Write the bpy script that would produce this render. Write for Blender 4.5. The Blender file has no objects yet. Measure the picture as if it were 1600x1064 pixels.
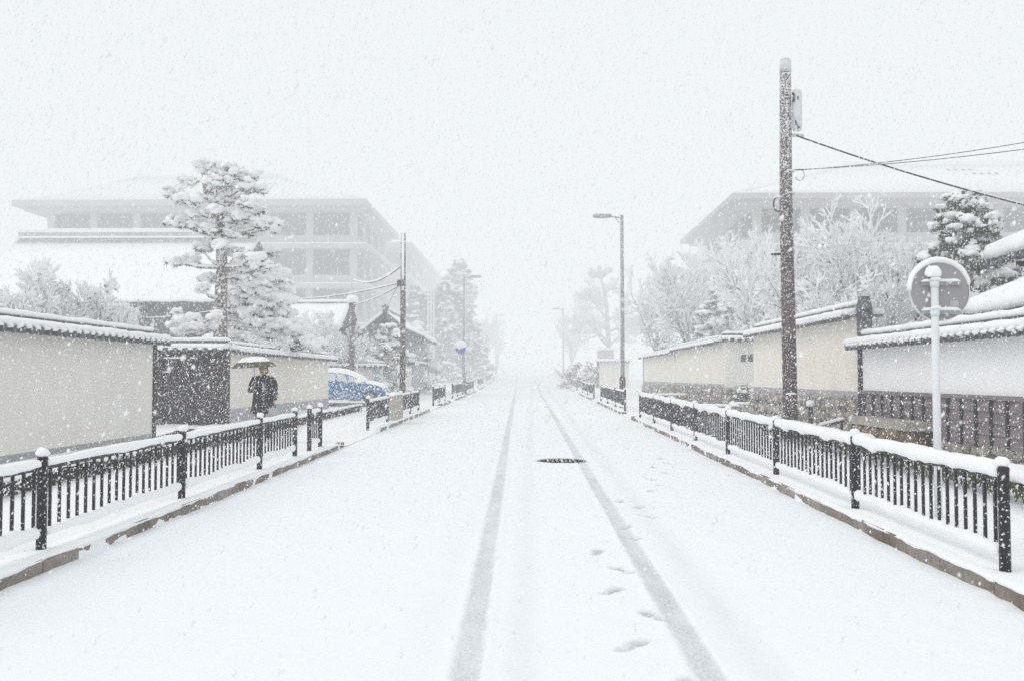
import bpy, math, random
import numpy as np
from mathutils import Vector, Matrix, noise as mnoise

scn = bpy.context.scene
COL = scn.collection
R = math.radians
RND = random.Random(7)

# ------------------------------------------------------------------ camera
F_PX = 1450.0                       # focal length in pixels of the 1600 px wide photograph
PITCH = math.atan(56 / F_PX)
YAW = math.atan(26 / F_PX)
EYE = Vector((0, 0, 1.65))
cam_d = bpy.data.cameras.new("camera")
cam_d.sensor_width = 36.0
cam_d.lens = 36.0 * F_PX / 1600.0
cam_d.clip_start = 0.1
cam_d.clip_end = 3000
cam = bpy.data.objects.new("camera", cam_d)
cam.location = EYE
cam.rotation_euler = (math.pi / 2 + PITCH, 0, YAW)
COL.objects.link(cam)
scn.camera = cam
cam_d.dof.use_dof = True
cam_d.dof.focus_distance = 15.0
cam_d.dof.aperture_fstop = 2.8
RM = cam.rotation_euler.to_matrix()


def ray(px, py):
    return RM @ Vector(((px - 800) / F_PX, -(py - 532) / F_PX, -1.0))


def at(px, py, Y):
    """a measured photo point placed at depth Y metres down the street"""
    d = ray(px, py)
    return EYE + d * (Y / d.y)


def gz(y):
    """the street climbs gently, then more steeply far away"""
    if y < 300:
        return 0.007 * y + 0.00025 * max(0.0, y - 60) ** 2
    return 0.007 * 300 + 0.00025 * 240 ** 2 + 0.05 * (y - 300)


PAVE = 0.14

# ------------------------------------------------------------------ materials


def new_mat(name):
    m = bpy.data.materials.new(name)
    m.use_nodes = True
    nt = m.node_tree
    b = nt.nodes["Principled BSDF"]
    return m, nt, b


def mat(name, c1, c2=None, scale=6.0, rough=0.8, bump=0.0, bscale=30.0, detail=6.0, metal=0.0, stretch=(1, 1, 1), spec=0.3):
    m, nt, b = new_mat(name)
    b.inputs["Roughness"].default_value = rough
    b.inputs["Metallic"].default_value = metal
    b.inputs["Specular IOR Level"].default_value = spec
    tc = nt.nodes.new("ShaderNodeTexCoord")
    mp = nt.nodes.new("ShaderNodeMapping")
    mp.inputs["Scale"].default_value = stretch
    nt.links.new(tc.outputs["Object"], mp.inputs["Vector"])
    if c2 is not None:
        n = nt.nodes.new("ShaderNodeTexNoise")
        n.inputs["Scale"].default_value = scale
        n.inputs["Detail"].default_value = detail
        n.inputs["Roughness"].default_value = 0.65
        nt.links.new(mp.outputs[0], n.inputs["Vector"])
        r = nt.nodes.new("ShaderNodeValToRGB")
        r.color_ramp.elements[0].position = 0.35
        r.color_ramp.elements[1].position = 0.68
        r.color_ramp.elements[0].color = (*c1, 1)
        r.color_ramp.elements[1].color = (*c2, 1)
        nt.links.new(n.outputs["Fac"], r.inputs["Fac"])
        nt.links.new(r.outputs["Color"], b.inputs["Base Color"])
    else:
        b.inputs["Base Color"].default_value = (*c1, 1)
    if bump > 0:
        n2 = nt.nodes.new("ShaderNodeTexNoise")
        n2.inputs["Scale"].default_value = bscale
        n2.inputs["Detail"].default_value = 5
        nt.links.new(mp.outputs[0], n2.inputs["Vector"])
        bp = nt.nodes.new("ShaderNodeBump")
        bp.inputs["Strength"].default_value = bump
        bp.inputs["Distance"].default_value = 0.02
        nt.links.new(n2.outputs["Fac"], bp.inputs["Height"])
        nt.links.new(bp.outputs["Normal"], b.inputs["Normal"])
    return m


M = {}
M["snow"] = mat("snow", (.93, .94, .95), (.955, .96, .965), 3.0, .9, .25, 40, spec=.15)
M["iron"] = mat("black_iron", (.012, .012, .018), (.028, .026, .034), 20, .5, .2, 60)
M["cream"] = mat("cream_plaster", (.79, .74, .655), (.86, .81, .73), 1.6, .95, .25, 45)
M["cream_grey"] = mat("cream_grey_plaster", (.80, .775, .72), (.86, .835, .785), 1.4, .95, .25, 45)
M["white_plaster"] = mat("white_plaster", (.945, .95, .955), (.965, .97, .975), 1.1, .9, .15, 45)
M["band"] = mat("grey_plaster_band", (.33, .33, .36), (.43, .43, .45), 3, .95, .3, 40)
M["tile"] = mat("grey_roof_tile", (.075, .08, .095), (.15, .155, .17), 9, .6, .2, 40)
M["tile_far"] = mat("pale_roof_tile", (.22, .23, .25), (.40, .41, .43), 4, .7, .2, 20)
M["dark_wood"] = mat("dark_wood", (.025, .018, .022), (.06, .043, .05), 8, .7, .4, 30, stretch=(6, 6, .6))
M["gate_wood"] = mat("gate_wood", (.034, .023, .031), (.072, .052, .066), 8, .7, .4, 30, stretch=(6, 6, .6))
M["board"] = mat("plum_board", (.17, .14, .15), (.29, .24, .255), 3.5, .75, .35, 25, stretch=(1, 1, 5))
M["stone"] = mat("wall_stone", (.045, .036, .03), (.58, .52, .45), 4.5, .95, .6, 16)
M["kerb"] = mat("kerb_stone", (.17, .13, .095), (.36, .305, .25), 2.2, .95, .5, 40)
M["block"] = mat("pale_stone_block", (.34, .31, .26), (.48, .45, .40), 4, .95, .4, 30)
M["rust_stone"] = mat("rusty_stone", (.13, .07, .04), (.30, .22, .15), 5, .95, .5, 20)
M["pole_wood"] = mat("brown_steel_pole", (.06, .036, .036), (.13, .085, .085), 7, .75, .3, 30, stretch=(3, 3, .5))
M["lamp_steel"] = mat("grey_lamp_steel", (.27, .28, .295), (.36, .37, .385), 5, .55, .1, 30)
M["lamp_white"] = mat("frosted_steel", (.60, .62, .64), (.78, .79, .80), 6, .7, .2, 40)
M["lamp_dark"] = mat("dark_lamp_base", (.07, .06, .065), (.15, .13, .135), 9, .7, .3, 40)
M["sign_grey"] = mat("sign_back_grey", (.33, .325, .335), (.38, .375, .385), 2, .6, .05, 30)
M["white_paint"] = mat("white_paint", (.74, .77, .79), (.82, .84, .86), 4, .6, .1, 40)
M["wire"] = mat("wire_black", (.04, .04, .045), None, rough=.7)
M["bark"] = mat("bark", (.055, .045, .04), (.12, .10, .09), 9, .95, .6, 25)
M["pine_bark"] = mat("pine_bark", (.10, .078, .065), (.20, .16, .14), 10, .95, .7, 20)
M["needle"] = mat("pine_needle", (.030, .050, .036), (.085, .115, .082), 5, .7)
M["hazy_needle"] = mat("haze_paled_needle", (.12, .145, .13), (.20, .225, .21), 5, .7)  # needle colour paled to imitate distance haze on the far evergreens
M["leaf"] = mat("dark_leaf", (.02, .04, .018), (.06, .085, .035), 7, .5)
M["hedge"] = mat("hedge_leaf", (.03, .032, .022), (.09, .085, .055), 7, .6)
M["hedge_green"] = mat("hedge_green_leaf", (.05, .07, .02), (.13, .15, .05), 7, .6)
M["brown_leaf"] = mat("brown_leaf", (.12, .07, .05), (.22, .13, .10), 7, .7)
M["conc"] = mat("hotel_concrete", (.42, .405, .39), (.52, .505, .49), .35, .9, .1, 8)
M["conc_dark"] = mat("dark_cladding", (.075, .09, .115), (.11, .125, .15), .5, .9, .1, 8)  # dark bluish tone of the cladding itself
M["glass_far"] = mat("grey_window_glass", (.012, .02, .03), (.035, .045, .06), .4, .25)
M["car_blue"] = mat("blue_car_paint", (.004, .10, .27), (.008, .14, .36), 2, .35, spec=.5)
M["car_glass"] = mat("frosted_car_glass", (.50, .54, .57), (.72, .75, .77), 5, .5)
M["rubber"] = mat("tyre_rubber", (.02, .02, .02), (.05, .05, .05), 20, .9)
M["rim"] = mat("wheel_rim", (.35, .36, .37), None, rough=.4, metal=.6)
M["lens"] = mat("headlamp_lens", (.5, .52, .55), None, rough=.2)
M["olive"] = mat("olive_umbrella", (.085, .082, .05), (.125, .12, .075), 9, .8)
M["coat"] = mat("black_coat", (.016, .014, .018), (.04, .034, .04), 9, .9, .3, 60)
M["trouser"] = mat("taupe_trouser", (.12, .09, .09), (.20, .16, .16), 9, .9, .2, 60)
M["skin"] = mat("skin", (.50, .33, .26), (.56, .38, .30), 8, .6)
M["face_dark"] = mat("face_dark", (.03, .015, .015), None)
M["hair"] = mat("hair", (.012, .01, .01), (.03, .025, .022), 30, .6)
M["bag"] = mat("pale_bag", (.42, .42, .43), (.52, .51, .51), 9, .8)
M["blue_sign"] = mat("blue_sign", (.03, .06, .42), (.05, .09, .50), 3, .5)
M["pipe"] = mat("bluish_pipe", (.24, .32, .40), (.34, .42, .48), 3, .6)
M["tile_frost"] = mat("frosted_tile", (.42, .44, .46), (.66, .68, .70), 3, .8, .2, 20)
M["manhole"] = mat("manhole_iron", (.16, .165, .175), (.58, .60, .62), 26, .8, .5, 60)

m, nt, b = new_mat("flake")
nt.nodes.remove(b)
df = nt.nodes.new("ShaderNodeBsdfDiffuse"); df.inputs["Color"].default_value = (1, 1, 1, 1)
nt.links.new(df.outputs[0], nt.nodes["Material Output"].inputs["Surface"])
M["flake"] = m


def frost(mat_, scale, lo, hi, zlo, zhi, add):
    """wind driven snow sticking in specks, more of it higher up"""
    nt = mat_.node_tree; b = nt.nodes["Principled BSDF"]
    src = b.inputs["Base Color"].links[0].from_socket
    tc = nt.nodes.new("ShaderNodeTexCoord"); n = nt.nodes.new("ShaderNodeTexNoise"); n.inputs["Scale"].default_value = scale; n.inputs["Detail"].default_value = 3
    nt.links.new(tc.outputs["Object"], n.inputs["Vector"])
    sx = nt.nodes.new("ShaderNodeSeparateXYZ"); nt.links.new(tc.outputs["Object"], sx.inputs[0])
    mr = nt.nodes.new("ShaderNodeMapRange"); mr.inputs["From Min"].default_value = zlo; mr.inputs["From Max"].default_value = zhi; mr.inputs["To Max"].default_value = add
    nt.links.new(sx.outputs["Z"], mr.inputs["Value"])
    ad = nt.nodes.new("ShaderNodeMath"); ad.operation = 'ADD'; nt.links.new(n.outputs["Fac"], ad.inputs[0]); nt.links.new(mr.outputs["Result"], ad.inputs[1])
    r = nt.nodes.new("ShaderNodeValToRGB"); r.color_ramp.elements[0].position = lo; r.color_ramp.elements[1].position = hi
    nt.links.new(ad.outputs[0], r.inputs["Fac"])
    mx = nt.nodes.new("ShaderNodeMix"); mx.data_type = 'RGBA'; mx.inputs[7].default_value = (.88, .90, .92, 1)
    nt.links.new(r.outputs["Color"], mx.inputs[0]); nt.links.new(src, mx.inputs[6]); nt.links.new(mx.outputs[2], b.inputs["Base Color"])


frost(M["pole_wood"], 34, .58, .70, 2.5, 8.5, .13)
frost(M["lamp_steel"], 24, .58, .74, 2.0, 6.0, .06)
frost(M["pine_bark"], 16, .54, .64, 0, 9, .04)
frost(M["iron"], 45, .615, .66, 0, 9, 0)


def stain(mat_, lo):
    """faint damp streaks running down a plastered face"""
    nt = mat_.node_tree; b = nt.nodes["Principled BSDF"]
    src = b.inputs["Base Color"].links[0].from_socket
    tc = nt.nodes.new("ShaderNodeTexCoord"); mp = nt.nodes.new("ShaderNodeMapping"); mp.inputs["Scale"].default_value = (2.2, 2.2, .45)
    n = nt.nodes.new("ShaderNodeTexNoise"); n.inputs["Scale"].default_value = 1.6; n.inputs["Detail"].default_value = 7; n.inputs["Roughness"].default_value = .7
    nt.links.new(tc.outputs["Object"], mp.inputs["Vector"]); nt.links.new(mp.outputs[0], n.inputs["Vector"])
    r = nt.nodes.new("ShaderNodeValToRGB"); r.color_ramp.elements[0].position = .32; r.color_ramp.elements[1].position = .6
    r.color_ramp.elements[0].color = (lo, lo * .985, lo * .96, 1); r.color_ramp.elements[1].color = (1, 1, 1, 1)
    nt.links.new(n.outputs["Fac"], r.inputs["Fac"])
    mx = nt.nodes.new("ShaderNodeMix"); mx.data_type = 'RGBA'; mx.blend_type = 'MULTIPLY'; mx.inputs[0].default_value = 1
    nt.links.new(src, mx.inputs[6]); nt.links.new(r.outputs["Color"], mx.inputs[7]); nt.links.new(mx.outputs[2], b.inputs["Base Color"])


stain(M["cream"], .95); stain(M["cream_grey"], .95); stain(M["white_plaster"], .98)
frost(M["car_blue"], 11, .53, .62, 0, 9, 0)
frost(M["bark"], 14, .44, .62, 0, 9, .04)

# stone kerb with joints
m, nt, b = new_mat("kerb_blocks")
tc = nt.nodes.new("ShaderNodeTexCoord")
n1 = nt.nodes.new("ShaderNodeTexNoise"); n1.inputs["Scale"].default_value = 1.3; n1.inputs["Detail"].default_value = 8
n2 = nt.nodes.new("ShaderNodeTexNoise"); n2.inputs["Scale"].default_value = 34; n2.inputs["Detail"].default_value = 6
rp = nt.nodes.new("ShaderNodeValToRGB")
rp.color_ramp.elements[0].position = .33; rp.color_ramp.elements[0].color = (.17, .125, .085, 1)
rp.color_ramp.elements[1].position = .66; rp.color_ramp.elements[1].color = (.40, .36, .33, 1)
mx = nt.nodes.new("ShaderNodeMix"); mx.data_type = 'RGBA'; mx.blend_type = 'MULTIPLY'; mx.inputs[0].default_value = .7
rp2 = nt.nodes.new("ShaderNodeValToRGB")
rp2.color_ramp.elements[0].position = .30; rp2.color_ramp.elements[0].color = (.45, .43, .42, 1)
rp2.color_ramp.elements[1].position = .62; rp2.color_ramp.elements[1].color = (1, 1, 1, 1)
nt.links.new(tc.outputs["Object"], n1.inputs["Vector"]); nt.links.new(tc.outputs["Object"], n2.inputs["Vector"])
nt.links.new(n1.outputs["Fac"], rp.inputs["Fac"]); nt.links.new(n2.outputs["Fac"], rp2.inputs["Fac"])
nt.links.new(rp.outputs["Color"], mx.inputs[6]); nt.links.new(rp2.outputs["Color"], mx.inputs[7])
nt.links.new(mx.outputs[2], b.inputs["Base Color"])
b.inputs["Roughness"].default_value = .95
bp = nt.nodes.new("ShaderNodeBump"); bp.inputs["Strength"].default_value = .6; bp.inputs["Distance"].default_value = .02
nt.links.new(n2.outputs["Fac"], bp.inputs["Height"]); nt.links.new(bp.outputs["Normal"], b.inputs["Normal"])
M["kerb"] = m

# road snow: attribute 'thin' says how far the snow is pressed down to grey slush
m, nt, b = new_mat("road_snow")
tc = nt.nodes.new("ShaderNodeTexCoord")
at_n = nt.nodes.new("ShaderNodeAttribute"); at_n.attribute_name = "thin"
n1 = nt.nodes.new("ShaderNodeTexNoise"); n1.inputs["Scale"].default_value = 70; n1.inputs["Detail"].default_value = 5
mp = nt.nodes.new("ShaderNodeMapping"); mp.inputs["Scale"].default_value = (1, .55, 1)
nt.links.new(tc.outputs["Object"], mp.inputs["Vector"]); nt.links.new(mp.outputs[0], n1.inputs["Vector"])
mr = nt.nodes.new("ShaderNodeMapRange"); mr.inputs["From Min"].default_value = .3; mr.inputs["From Max"].default_value = .7
mr.inputs["To Min"].default_value = .45; mr.inputs["To Max"].default_value = 1.45
nt.links.new(n1.outputs["Fac"], mr.inputs["Value"])
mu = nt.nodes.new("ShaderNodeMath"); mu.operation = 'MULTIPLY'; mu.use_clamp = True
nt.links.new(at_n.outputs["Fac"], mu.inputs[0]); nt.links.new(mr.outputs["Result"], mu.inputs[1])
mx = nt.nodes.new("ShaderNodeMix"); mx.data_type = 'RGBA'
mx.inputs[6].default_value = (.905, .922, .942, 1); mx.inputs[7].default_value = (.44, .455, .48, 1)
nt.links.new(mu.outputs[0], mx.inputs[0]); nt.links.new(mx.outputs[2], b.inputs["Base Color"])
b.inputs["Roughness"].default_value = .9; b.inputs["Specular IOR Level"].default_value = .15
n3 = nt.nodes.new("ShaderNodeTexNoise"); n3.inputs["Scale"].default_value = 25; n3.inputs["Detail"].default_value = 6
nt.links.new(tc.outputs["Object"], n3.inputs["Vector"])
bp = nt.nodes.new("ShaderNodeBump"); bp.inputs["Strength"].default_value = .22; bp.inputs["Distance"].default_value = .02
nt.links.new(n3.outputs["Fac"], bp.inputs["Height"]); nt.links.new(bp.outputs["Normal"], b.inputs["Normal"])
M["road_snow"] = m

# ------------------------------------------------------------------ mesh builder
def ico(sub):
    t = (1 + 5 ** .5) / 2
    v = [(-1, t, 0), (1, t, 0), (-1, -t, 0), (1, -t, 0), (0, -1, t), (0, 1, t), (0, -1, -t), (0, 1, -t), (t, 0, -1), (t, 0, 1), (-t, 0, -1), (-t, 0, 1)]
    f = [(0, 11, 5), (0, 5, 1), (0, 1, 7), (0, 7, 10), (0, 10, 11), (1, 5, 9), (5, 11, 4), (11, 10, 2), (10, 7, 6), (7, 1, 8),
         (3, 9, 4), (3, 4, 2), (3, 2, 6), (3, 6, 8), (3, 8, 9), (4, 9, 5), (2, 4, 11), (6, 2, 10), (8, 6, 7), (9, 8, 1)]
    v = [Vector(p).normalized() for p in v]
    for _ in range(sub):
        mid = {}; nf = []

        def g(a, c):
            k = (min(a, c), max(a, c))
            if k not in mid:
                mid[k] = len(v); v.append(((v[a] + v[c]) / 2).normalized())
            return mid[k]
        for a, c, d in f:
            x, y, z = g(a, c), g(c, d), g(d, a)
            nf += [(a, x, z), (c, y, x), (d, z, y), (x, y, z)]
        f = nf
    return np.array([tuple(p) for p in v]), f


ICO = {s: ico(s) for s in (0, 1, 2, 3)}


class MB:
    def __init__(s):
        s.v = []; s.f = []

    def add(s, vs, fs):
        o = len(s.v)
        s.v.extend([tuple(p) for p in vs])
        s.f.extend([tuple(i + o for i in q) for q in fs])

    def box(s, x0, x1, y0, y1, z0, z1):
        s.add([(x0, y0, z0), (x1, y0, z0), (x1, y1, z0), (x0, y1, z0), (x0, y0, z1), (x1, y0, z1), (x1, y1, z1), (x0, y1, z1)],
              [(0, 3, 2, 1), (4, 5, 6, 7), (0, 1, 5, 4), (1, 2, 6, 5), (2, 3, 7, 6), (3, 0, 4, 7)])

    def fbox(s, F, s0, s1, u0, u1, z0, z1):
        P = [F(s0, u0, z0), F(s1, u0, z0), F(s1, u1, z0), F(s0, u1, z0), F(s0, u0, z1), F(s1, u0, z1), F(s1, u1, z1), F(s0, u1, z1)]
        s.add(P, [(0, 3, 2, 1), (4, 5, 6, 7), (0, 1, 5, 4), (1, 2, 6, 5), (2, 3, 7, 6), (3, 0, 4, 7)])

    def loft(s, rings, closed=True, caps=True):
        n = len(rings[0]); o = len(s.v)
        for r in rings:
            s.v.extend([tuple(p) for p in r])
        for i in range(len(rings) - 1):
            for j in range(n if closed else n - 1):
                k = (j + 1) % n
                s.f.append((o + i * n + j, o + i * n + k, o + (i + 1) * n + k, o + (i + 1) * n + j))
        if closed and caps:
            s.f.append(tuple(o + j for j in range(n))[::-1])
            s.f.append(tuple(o + (len(rings) - 1) * n + j for j in range(n)))

    def tube(s, pts, rads, n=8, caps=True):
        pts = [Vector(p) for p in pts]
        if not isinstance(rads, (list, tuple)):
            rads = [rads] * len(pts)
        rings = []
        for i, p in enumerate(pts):
            d = (pts[min(i + 1, len(pts) - 1)] - pts[max(i - 1, 0)])
            d = d.normalized() if d.length > 1e-9 else Vector((0, 0, 1))
            a = Vector((1, 0, 0)) if abs(d.x) < .8 else Vector((0, 1, 0))
            e1 = d.cross(a).normalized(); e2 = d.cross(e1)
            rings.append([p + (e1 * math.cos(6.28318 * k / n) + e2 * math.sin(6.28318 * k / n)) * rads[i] for k in range(n)])
        s.loft(rings, True, caps)

    def blob(s, c, r, sub=1, amp=.15, rnd=RND, zmin=None):
        V, Fc = ICO[sub]
        o = len(s.v)
        sx, sy, sz = rnd.random() * 99, rnd.random() * 99, rnd.random() * 99
        for p in V:
            k = 1 + amp * 2 * mnoise.noise((p[0] * 1.4 + sx, p[1] * 1.4 + sy, p[2] * 1.4 + sz))
            z = p[2] * r[2] * k
            if zmin is not None and z < zmin:
                z = zmin
            s.v.append((c[0] + p[0] * r[0] * k, c[1] + p[1] * r[1] * k, c[2] + z))
        s.f.extend([(a + o, b_ + o, d + o) for a, b_, d in Fc])


W = {}


def empty(name, loc, label, cat, group=None):
    o = bpy.data.objects.new(name, None)
    o.empty_display_size = .2
    COL.objects.link(o)
    o.location = loc
    o["label"] = label; o["category"] = cat
    if group:
        o["group"] = group
    W[o.name] = Vector(loc)
    return o


def mk(name, mb, material, loc, smooth):
    me = bpy.data.meshes.new(name)
    L = Vector(loc)
    V = np.array(mb.v, dtype=np.float32).reshape(-1, 3) - np.array(tuple(L), dtype=np.float32)
    me.from_pydata(V.tolist(), [], mb.f)
    me.materials.append(material)
    if smooth:
        me.polygons.foreach_set("use_smooth", [True] * len(me.polygons))
    me.update()
    o = bpy.data.objects.new(name, me)
    COL.objects.link(o)
    return o


def part(name, mb, material, parent, smooth=False, label=None):
    if not mb.f:
        return None
    o = mk(name, mb, material, W[parent.name], smooth)
    o.parent = parent
    W[o.name] = W[parent.name]
    if label:
        o["label"] = label
    return o


def single(name, mb, material, label, cat, loc, group=None, smooth=False):
    o = mk(name, mb, material, loc, smooth)
    o.location = loc
    o["label"] = label; o["category"] = cat
    if group:
        o["group"] = group
    W[o.name] = Vector(loc)
    return o


def struct(name, mb, material, smooth=False, kind="structure"):
    o = mk(name, mb, material, (0, 0, 0), smooth)
    o["kind"] = kind
    return o


def dup(root, loc, label, group=None):
    r = root.copy(); COL.objects.link(r); r.location = loc; r["label"] = label
    if group:
        r["group"] = group
    for ch in list(root.children):
        c = ch.copy(); COL.objects.link(c); c.parent = r
        for gch in list(ch.children):
            d = gch.copy(); COL.objects.link(d); d.parent = c
    return r


def nz(*p):
    return mnoise.noise(Vector(p))


def snow_roll(mb, p0, p1, w, h, ds=.06, amp=.25, seed=0., n=10, droop=.0, round_end=.08):
    """a rounded bank of snow lying along the line p0-p1 (bottom centre line)"""
    p0 = Vector(p0); p1 = Vector(p1)
    L = (p1 - p0).length
    t = (p1 - p0) / L
    side = Vector((t.y, -t.x, 0)).normalized()
    k = max(3, int(L / ds))
    rings = []
    for i in range(k + 1):
        q = i / k
        s_ = q * L
        e = min(1., (min(s_, L - s_) + .004) / max(round_end, 1e-4))
        e = math.sqrt(max(0.02, 1 - (1 - e) ** 2))
        a = 1 + amp * (nz(s_ * 2.1 + seed, seed, 1.3) + .5 * nz(s_ * 7 + seed, seed, 4.3))
        dr = droop * max(0., .15 + nz(s_ * 1.7 + seed, 8.1, seed) + .5 * nz(s_ * 6 + seed, 3.1, seed))
        c = p0 + t * s_
        ring = []
        for j in range(n):
            an = 2 * math.pi * j / n
            u = math.cos(an) * w / 2 * a * e
            v = (math.sin(an) * .5 + .5) * h * a * e
            if math.sin(an) < -.3:
                v -= dr * e
            ring.append(c + side * u + Vector((0, 0, v)))
        rings.append(ring)
    mb.loft(rings)


def loft_profile(mb, F, s0, s1, ds, prof, amp=0., seed=0., fr=2.5, mask=None):
    k = max(1, int(round((s1 - s0) / ds)))
    rings = []
    for i in range(k + 1):
        s_ = s0 + (s1 - s0) * i / k
        ring = []
        for j, (u, v) in enumerate(prof):
            a = amp * (mask[j] if mask else 1)
            if a:
                du = a * (nz(s_ * fr + seed, j * .35, seed) + .5 * nz(s_ * fr * 3 + seed, j * .6, seed + 3))
                dv = a * (nz(s_ * fr + seed, j * .35 + 9, seed) + .5 * nz(s_ * fr * 3 + seed, j * .6 + 5, seed + 7))
            else:
                du = dv = 0
            ring.append(F(s_, u + du, v + dv))
        rings.append(ring)
    mb.loft(rings)


# ------------------------------------------------------------------ ground, road, pavements
def vnoise(x, y, seed):
    xi = np.floor(x).astype(np.int64); yi = np.floor(y).astype(np.int64)
    fx = x - xi; fy = y - yi
    fx = fx * fx * (3 - 2 * fx); fy = fy * fy * (3 - 2 * fy)

    def h(a, c):
        n = (a * 374761393 + c * 668265263 + seed * 974634777) & 0xFFFFFFFF
        n = ((n ^ (n >> 13)) * 1274126177) & 0xFFFFFFFF
        return ((n ^ (n >> 16)) & 0xFFFF) / 65535.0
    return (h(xi, yi) * (1 - fx) + h(xi + 1, yi) * fx) * (1 - fy) + (h(xi, yi + 1) * (1 - fx) + h(xi + 1, yi + 1) * fx) * fy


def gzv(y):
    return np.where(y < 300, .007 * y + .00025 * np.maximum(0, y - 60) ** 2, 16.5 + .05 * (y - 300))


def grid_obj(name, X, Y, Z, material, attr=None, kind="structure"):
    ny, nx = Z.shape
    V = np.stack([X, Y, Z], -1).reshape(-1, 3).astype(np.float32)
    i = np.arange(ny - 1)[:, None] * nx + np.arange(nx - 1)[None, :]
    Q = np.stack([i, i + 1, i + 1 + nx, i + nx], -1).reshape(-1, 4)
    me = bpy.data.meshes.new(name)
    me.vertices.add(len(V)); me.vertices.foreach_set("co", V.ravel())
    me.loops.add(Q.size); me.loops.foreach_set("vertex_index", Q.ravel().astype(np.int32))
    me.polygons.add(len(Q)); me.polygons.foreach_set("loop_start", (np.arange(len(Q)) * 4).astype(np.int32))
    me.polygons.foreach_set("use_smooth", np.ones(len(Q), dtype=bool))
    me.update(calc_edges=True)
    if attr is not None:
        a = me.attributes.new("thin", 'FLOAT', 'POINT')
        a.data.foreach_set("value", attr.ravel().astype(np.float32))
    me.materials.append(material)
    o = bpy.data.objects.new(name, me); COL.objects.link(o); o["kind"] = kind
    return o


KL, KR = -3.93, 3.40          # kerb faces
ys = [-8.0, -5, -3, -1.5, -.5, .5, 1.5, 2.5, 3.2]
y = 3.5
while y < 70:
    ys.append(y); y += max(.014, .0042 * y)
while y < 330:
    ys.append(y); y += 2.0
ys = np.array(ys)
xs = np.linspace(KL - .06, KR + .06, 310)
X, Y = np.meshgrid(xs, ys)
near = np.clip((70 - Y) / 30, 0, 1)
Z = gzv(Y) + near * (.022 * (vnoise(X * 1.1, Y * .8, 1) - .5) + .010 * (vnoise(X * 5, Y * 4, 2) - .5) + .004 * (vnoise(X * 18, Y * 14, 3) - .5))
ekl = np.clip(1 - (X - KL) / .35, 0, 1); ekr = np.clip(1 - (KR - X) / .35, 0, 1)
Z = Z + (ekl ** 2 + ekr ** 2) * (.002 + .022 * vnoise(Y * 1.6, X * 0 + 3, 5) * vnoise(Y * 6, X * 0, 6))
thin = np.zeros_like(Z)


def track(cx0, slope, half, soft, val, depth):
    global Z, thin
    c = cx0 + slope * (Y - 5) + .02 * (vnoise(Y * .12, Y * 0 + cx0, 11) - .5) * np.clip(Y / 5, 0, 1)
    d = np.abs(X - c) - half - .016 * (vnoise(Y * 14, X * 0 + cx0 * 3, 12) - .5)
    k = np.clip(.5 - d / soft, 0, 1)
    thin = np.maximum(thin, val * k * (.55 + .6 * vnoise(X * 9, Y * 3, 13) + .35 * vnoise(Y * .45, X * 0 + cx0, 14)))
    Z = Z - depth * k * near + .006 * np.exp(-((d - .03) / .025) ** 2) * near * (val > .2)


track(-.34, -.0105, .076, .025, .44, .010)
track(.985, -.0025, .078, .025, .44, .010)
track(-.03, .004, .085, .12, .10, .004)
track(1.31, .004, .105, .16, .12, .004)
track(-.62, -.004, .07, .2, .035, .002)
FOOT = [(933, 858, .2), (970, 885, -.5), (957, 917, .6), (1020, 955, -.5), (987, 1000, .7), (1068, 1062, .2), (985, 836, -.7), (978, 820, .4),
        (998, 790, .5), (1010, 804, -.5), (1017, 765, .3), (1016, 747, -.3), (1035, 756, -.6), (1020, 728, .2), (1040, 738, -.4), (968, 782, .3), (1030, 715, .3), (1042, 722, -.3)]
for (px, py, ang) in FOOT:
    d = 1.65 * F_PX / (py - 578)
    fx, fy = (px - 826) / F_PX * d, d
    sel = (np.abs(X - fx) < .4) & (np.abs(Y - fy) < .4)
    dx, dy = X[sel] - fx, Y[sel] - fy
    a = dx * math.cos(ang) - dy * math.sin(ang); bb = dx * math.sin(ang) + dy * math.cos(ang)
    wob = .03 * (vnoise(X[sel] * 30, Y[sel] * 30, 21) - .5)
    sole = ((a / .055) ** 2 + ((bb - .055) / .095) ** 2) ** .5
    heel = ((a / .042) ** 2 + ((bb + .09) / .06) ** 2) ** .5
    r_ = np.minimum(sole, heel) + wob * 8
    k = np.clip((1.15 - r_) / .4, 0, 1)
    rim = np.exp(-((r_ - 1.45) / .25) ** 2)
    Z[sel] += -.026 * k + .006 * rim
    thin[sel] = np.maximum(thin[sel], .9 * k * (.35 + .9 * vnoise(X[sel] * 40, Y[sel] * 40, 22)))
md = 1.65 * F_PX / (718 - 578); mxx = (877 - 826) / F_PX * md
rm_ = np.hypot(X - mxx, Y - md) + .05 * (vnoise(X * 9, Y * 9, 41) - .5)
km = np.clip((.50 - rm_) / .06, 0, 1)
Z = Z - .035 * km; thin = np.maximum(thin, .9 * km * (.5 + vnoise(X * 25, Y * 25, 42)))
grid_obj("road", X, Y, Z, M["road_snow"], thin)

# wide terrain sheet
yt = np.concatenate([np.linspace(-80, 300, 96), np.linspace(320, 1600, 30)])
xt = np.array([-900, -400, -200, -100, -50, -25, -10, 10, 25, 50, 100, 200, 400, 900.])
Xt, Yt = np.meshgrid(xt, yt)
grid_obj("terrain", Xt, Yt, gzv(Yt) - .12, M["snow"])

DRIVE_L = [(19.6, 24.3), (36.7, 42), (46.5, 49.5), (58, 60.5), (69.5, 74), (84, 90)]
DRIVE_R = [(30.8, 34.2), (46.4, 50.5), (62.5, 68.5), (87, 97)]


def drive_k(y, D):
    k = 1.
    for a, c in D:
        k = min(k, min(1, max(0, abs(y - (a + c) / 2) - (c - a) / 2 + .45) / .9))
    return k


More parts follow.
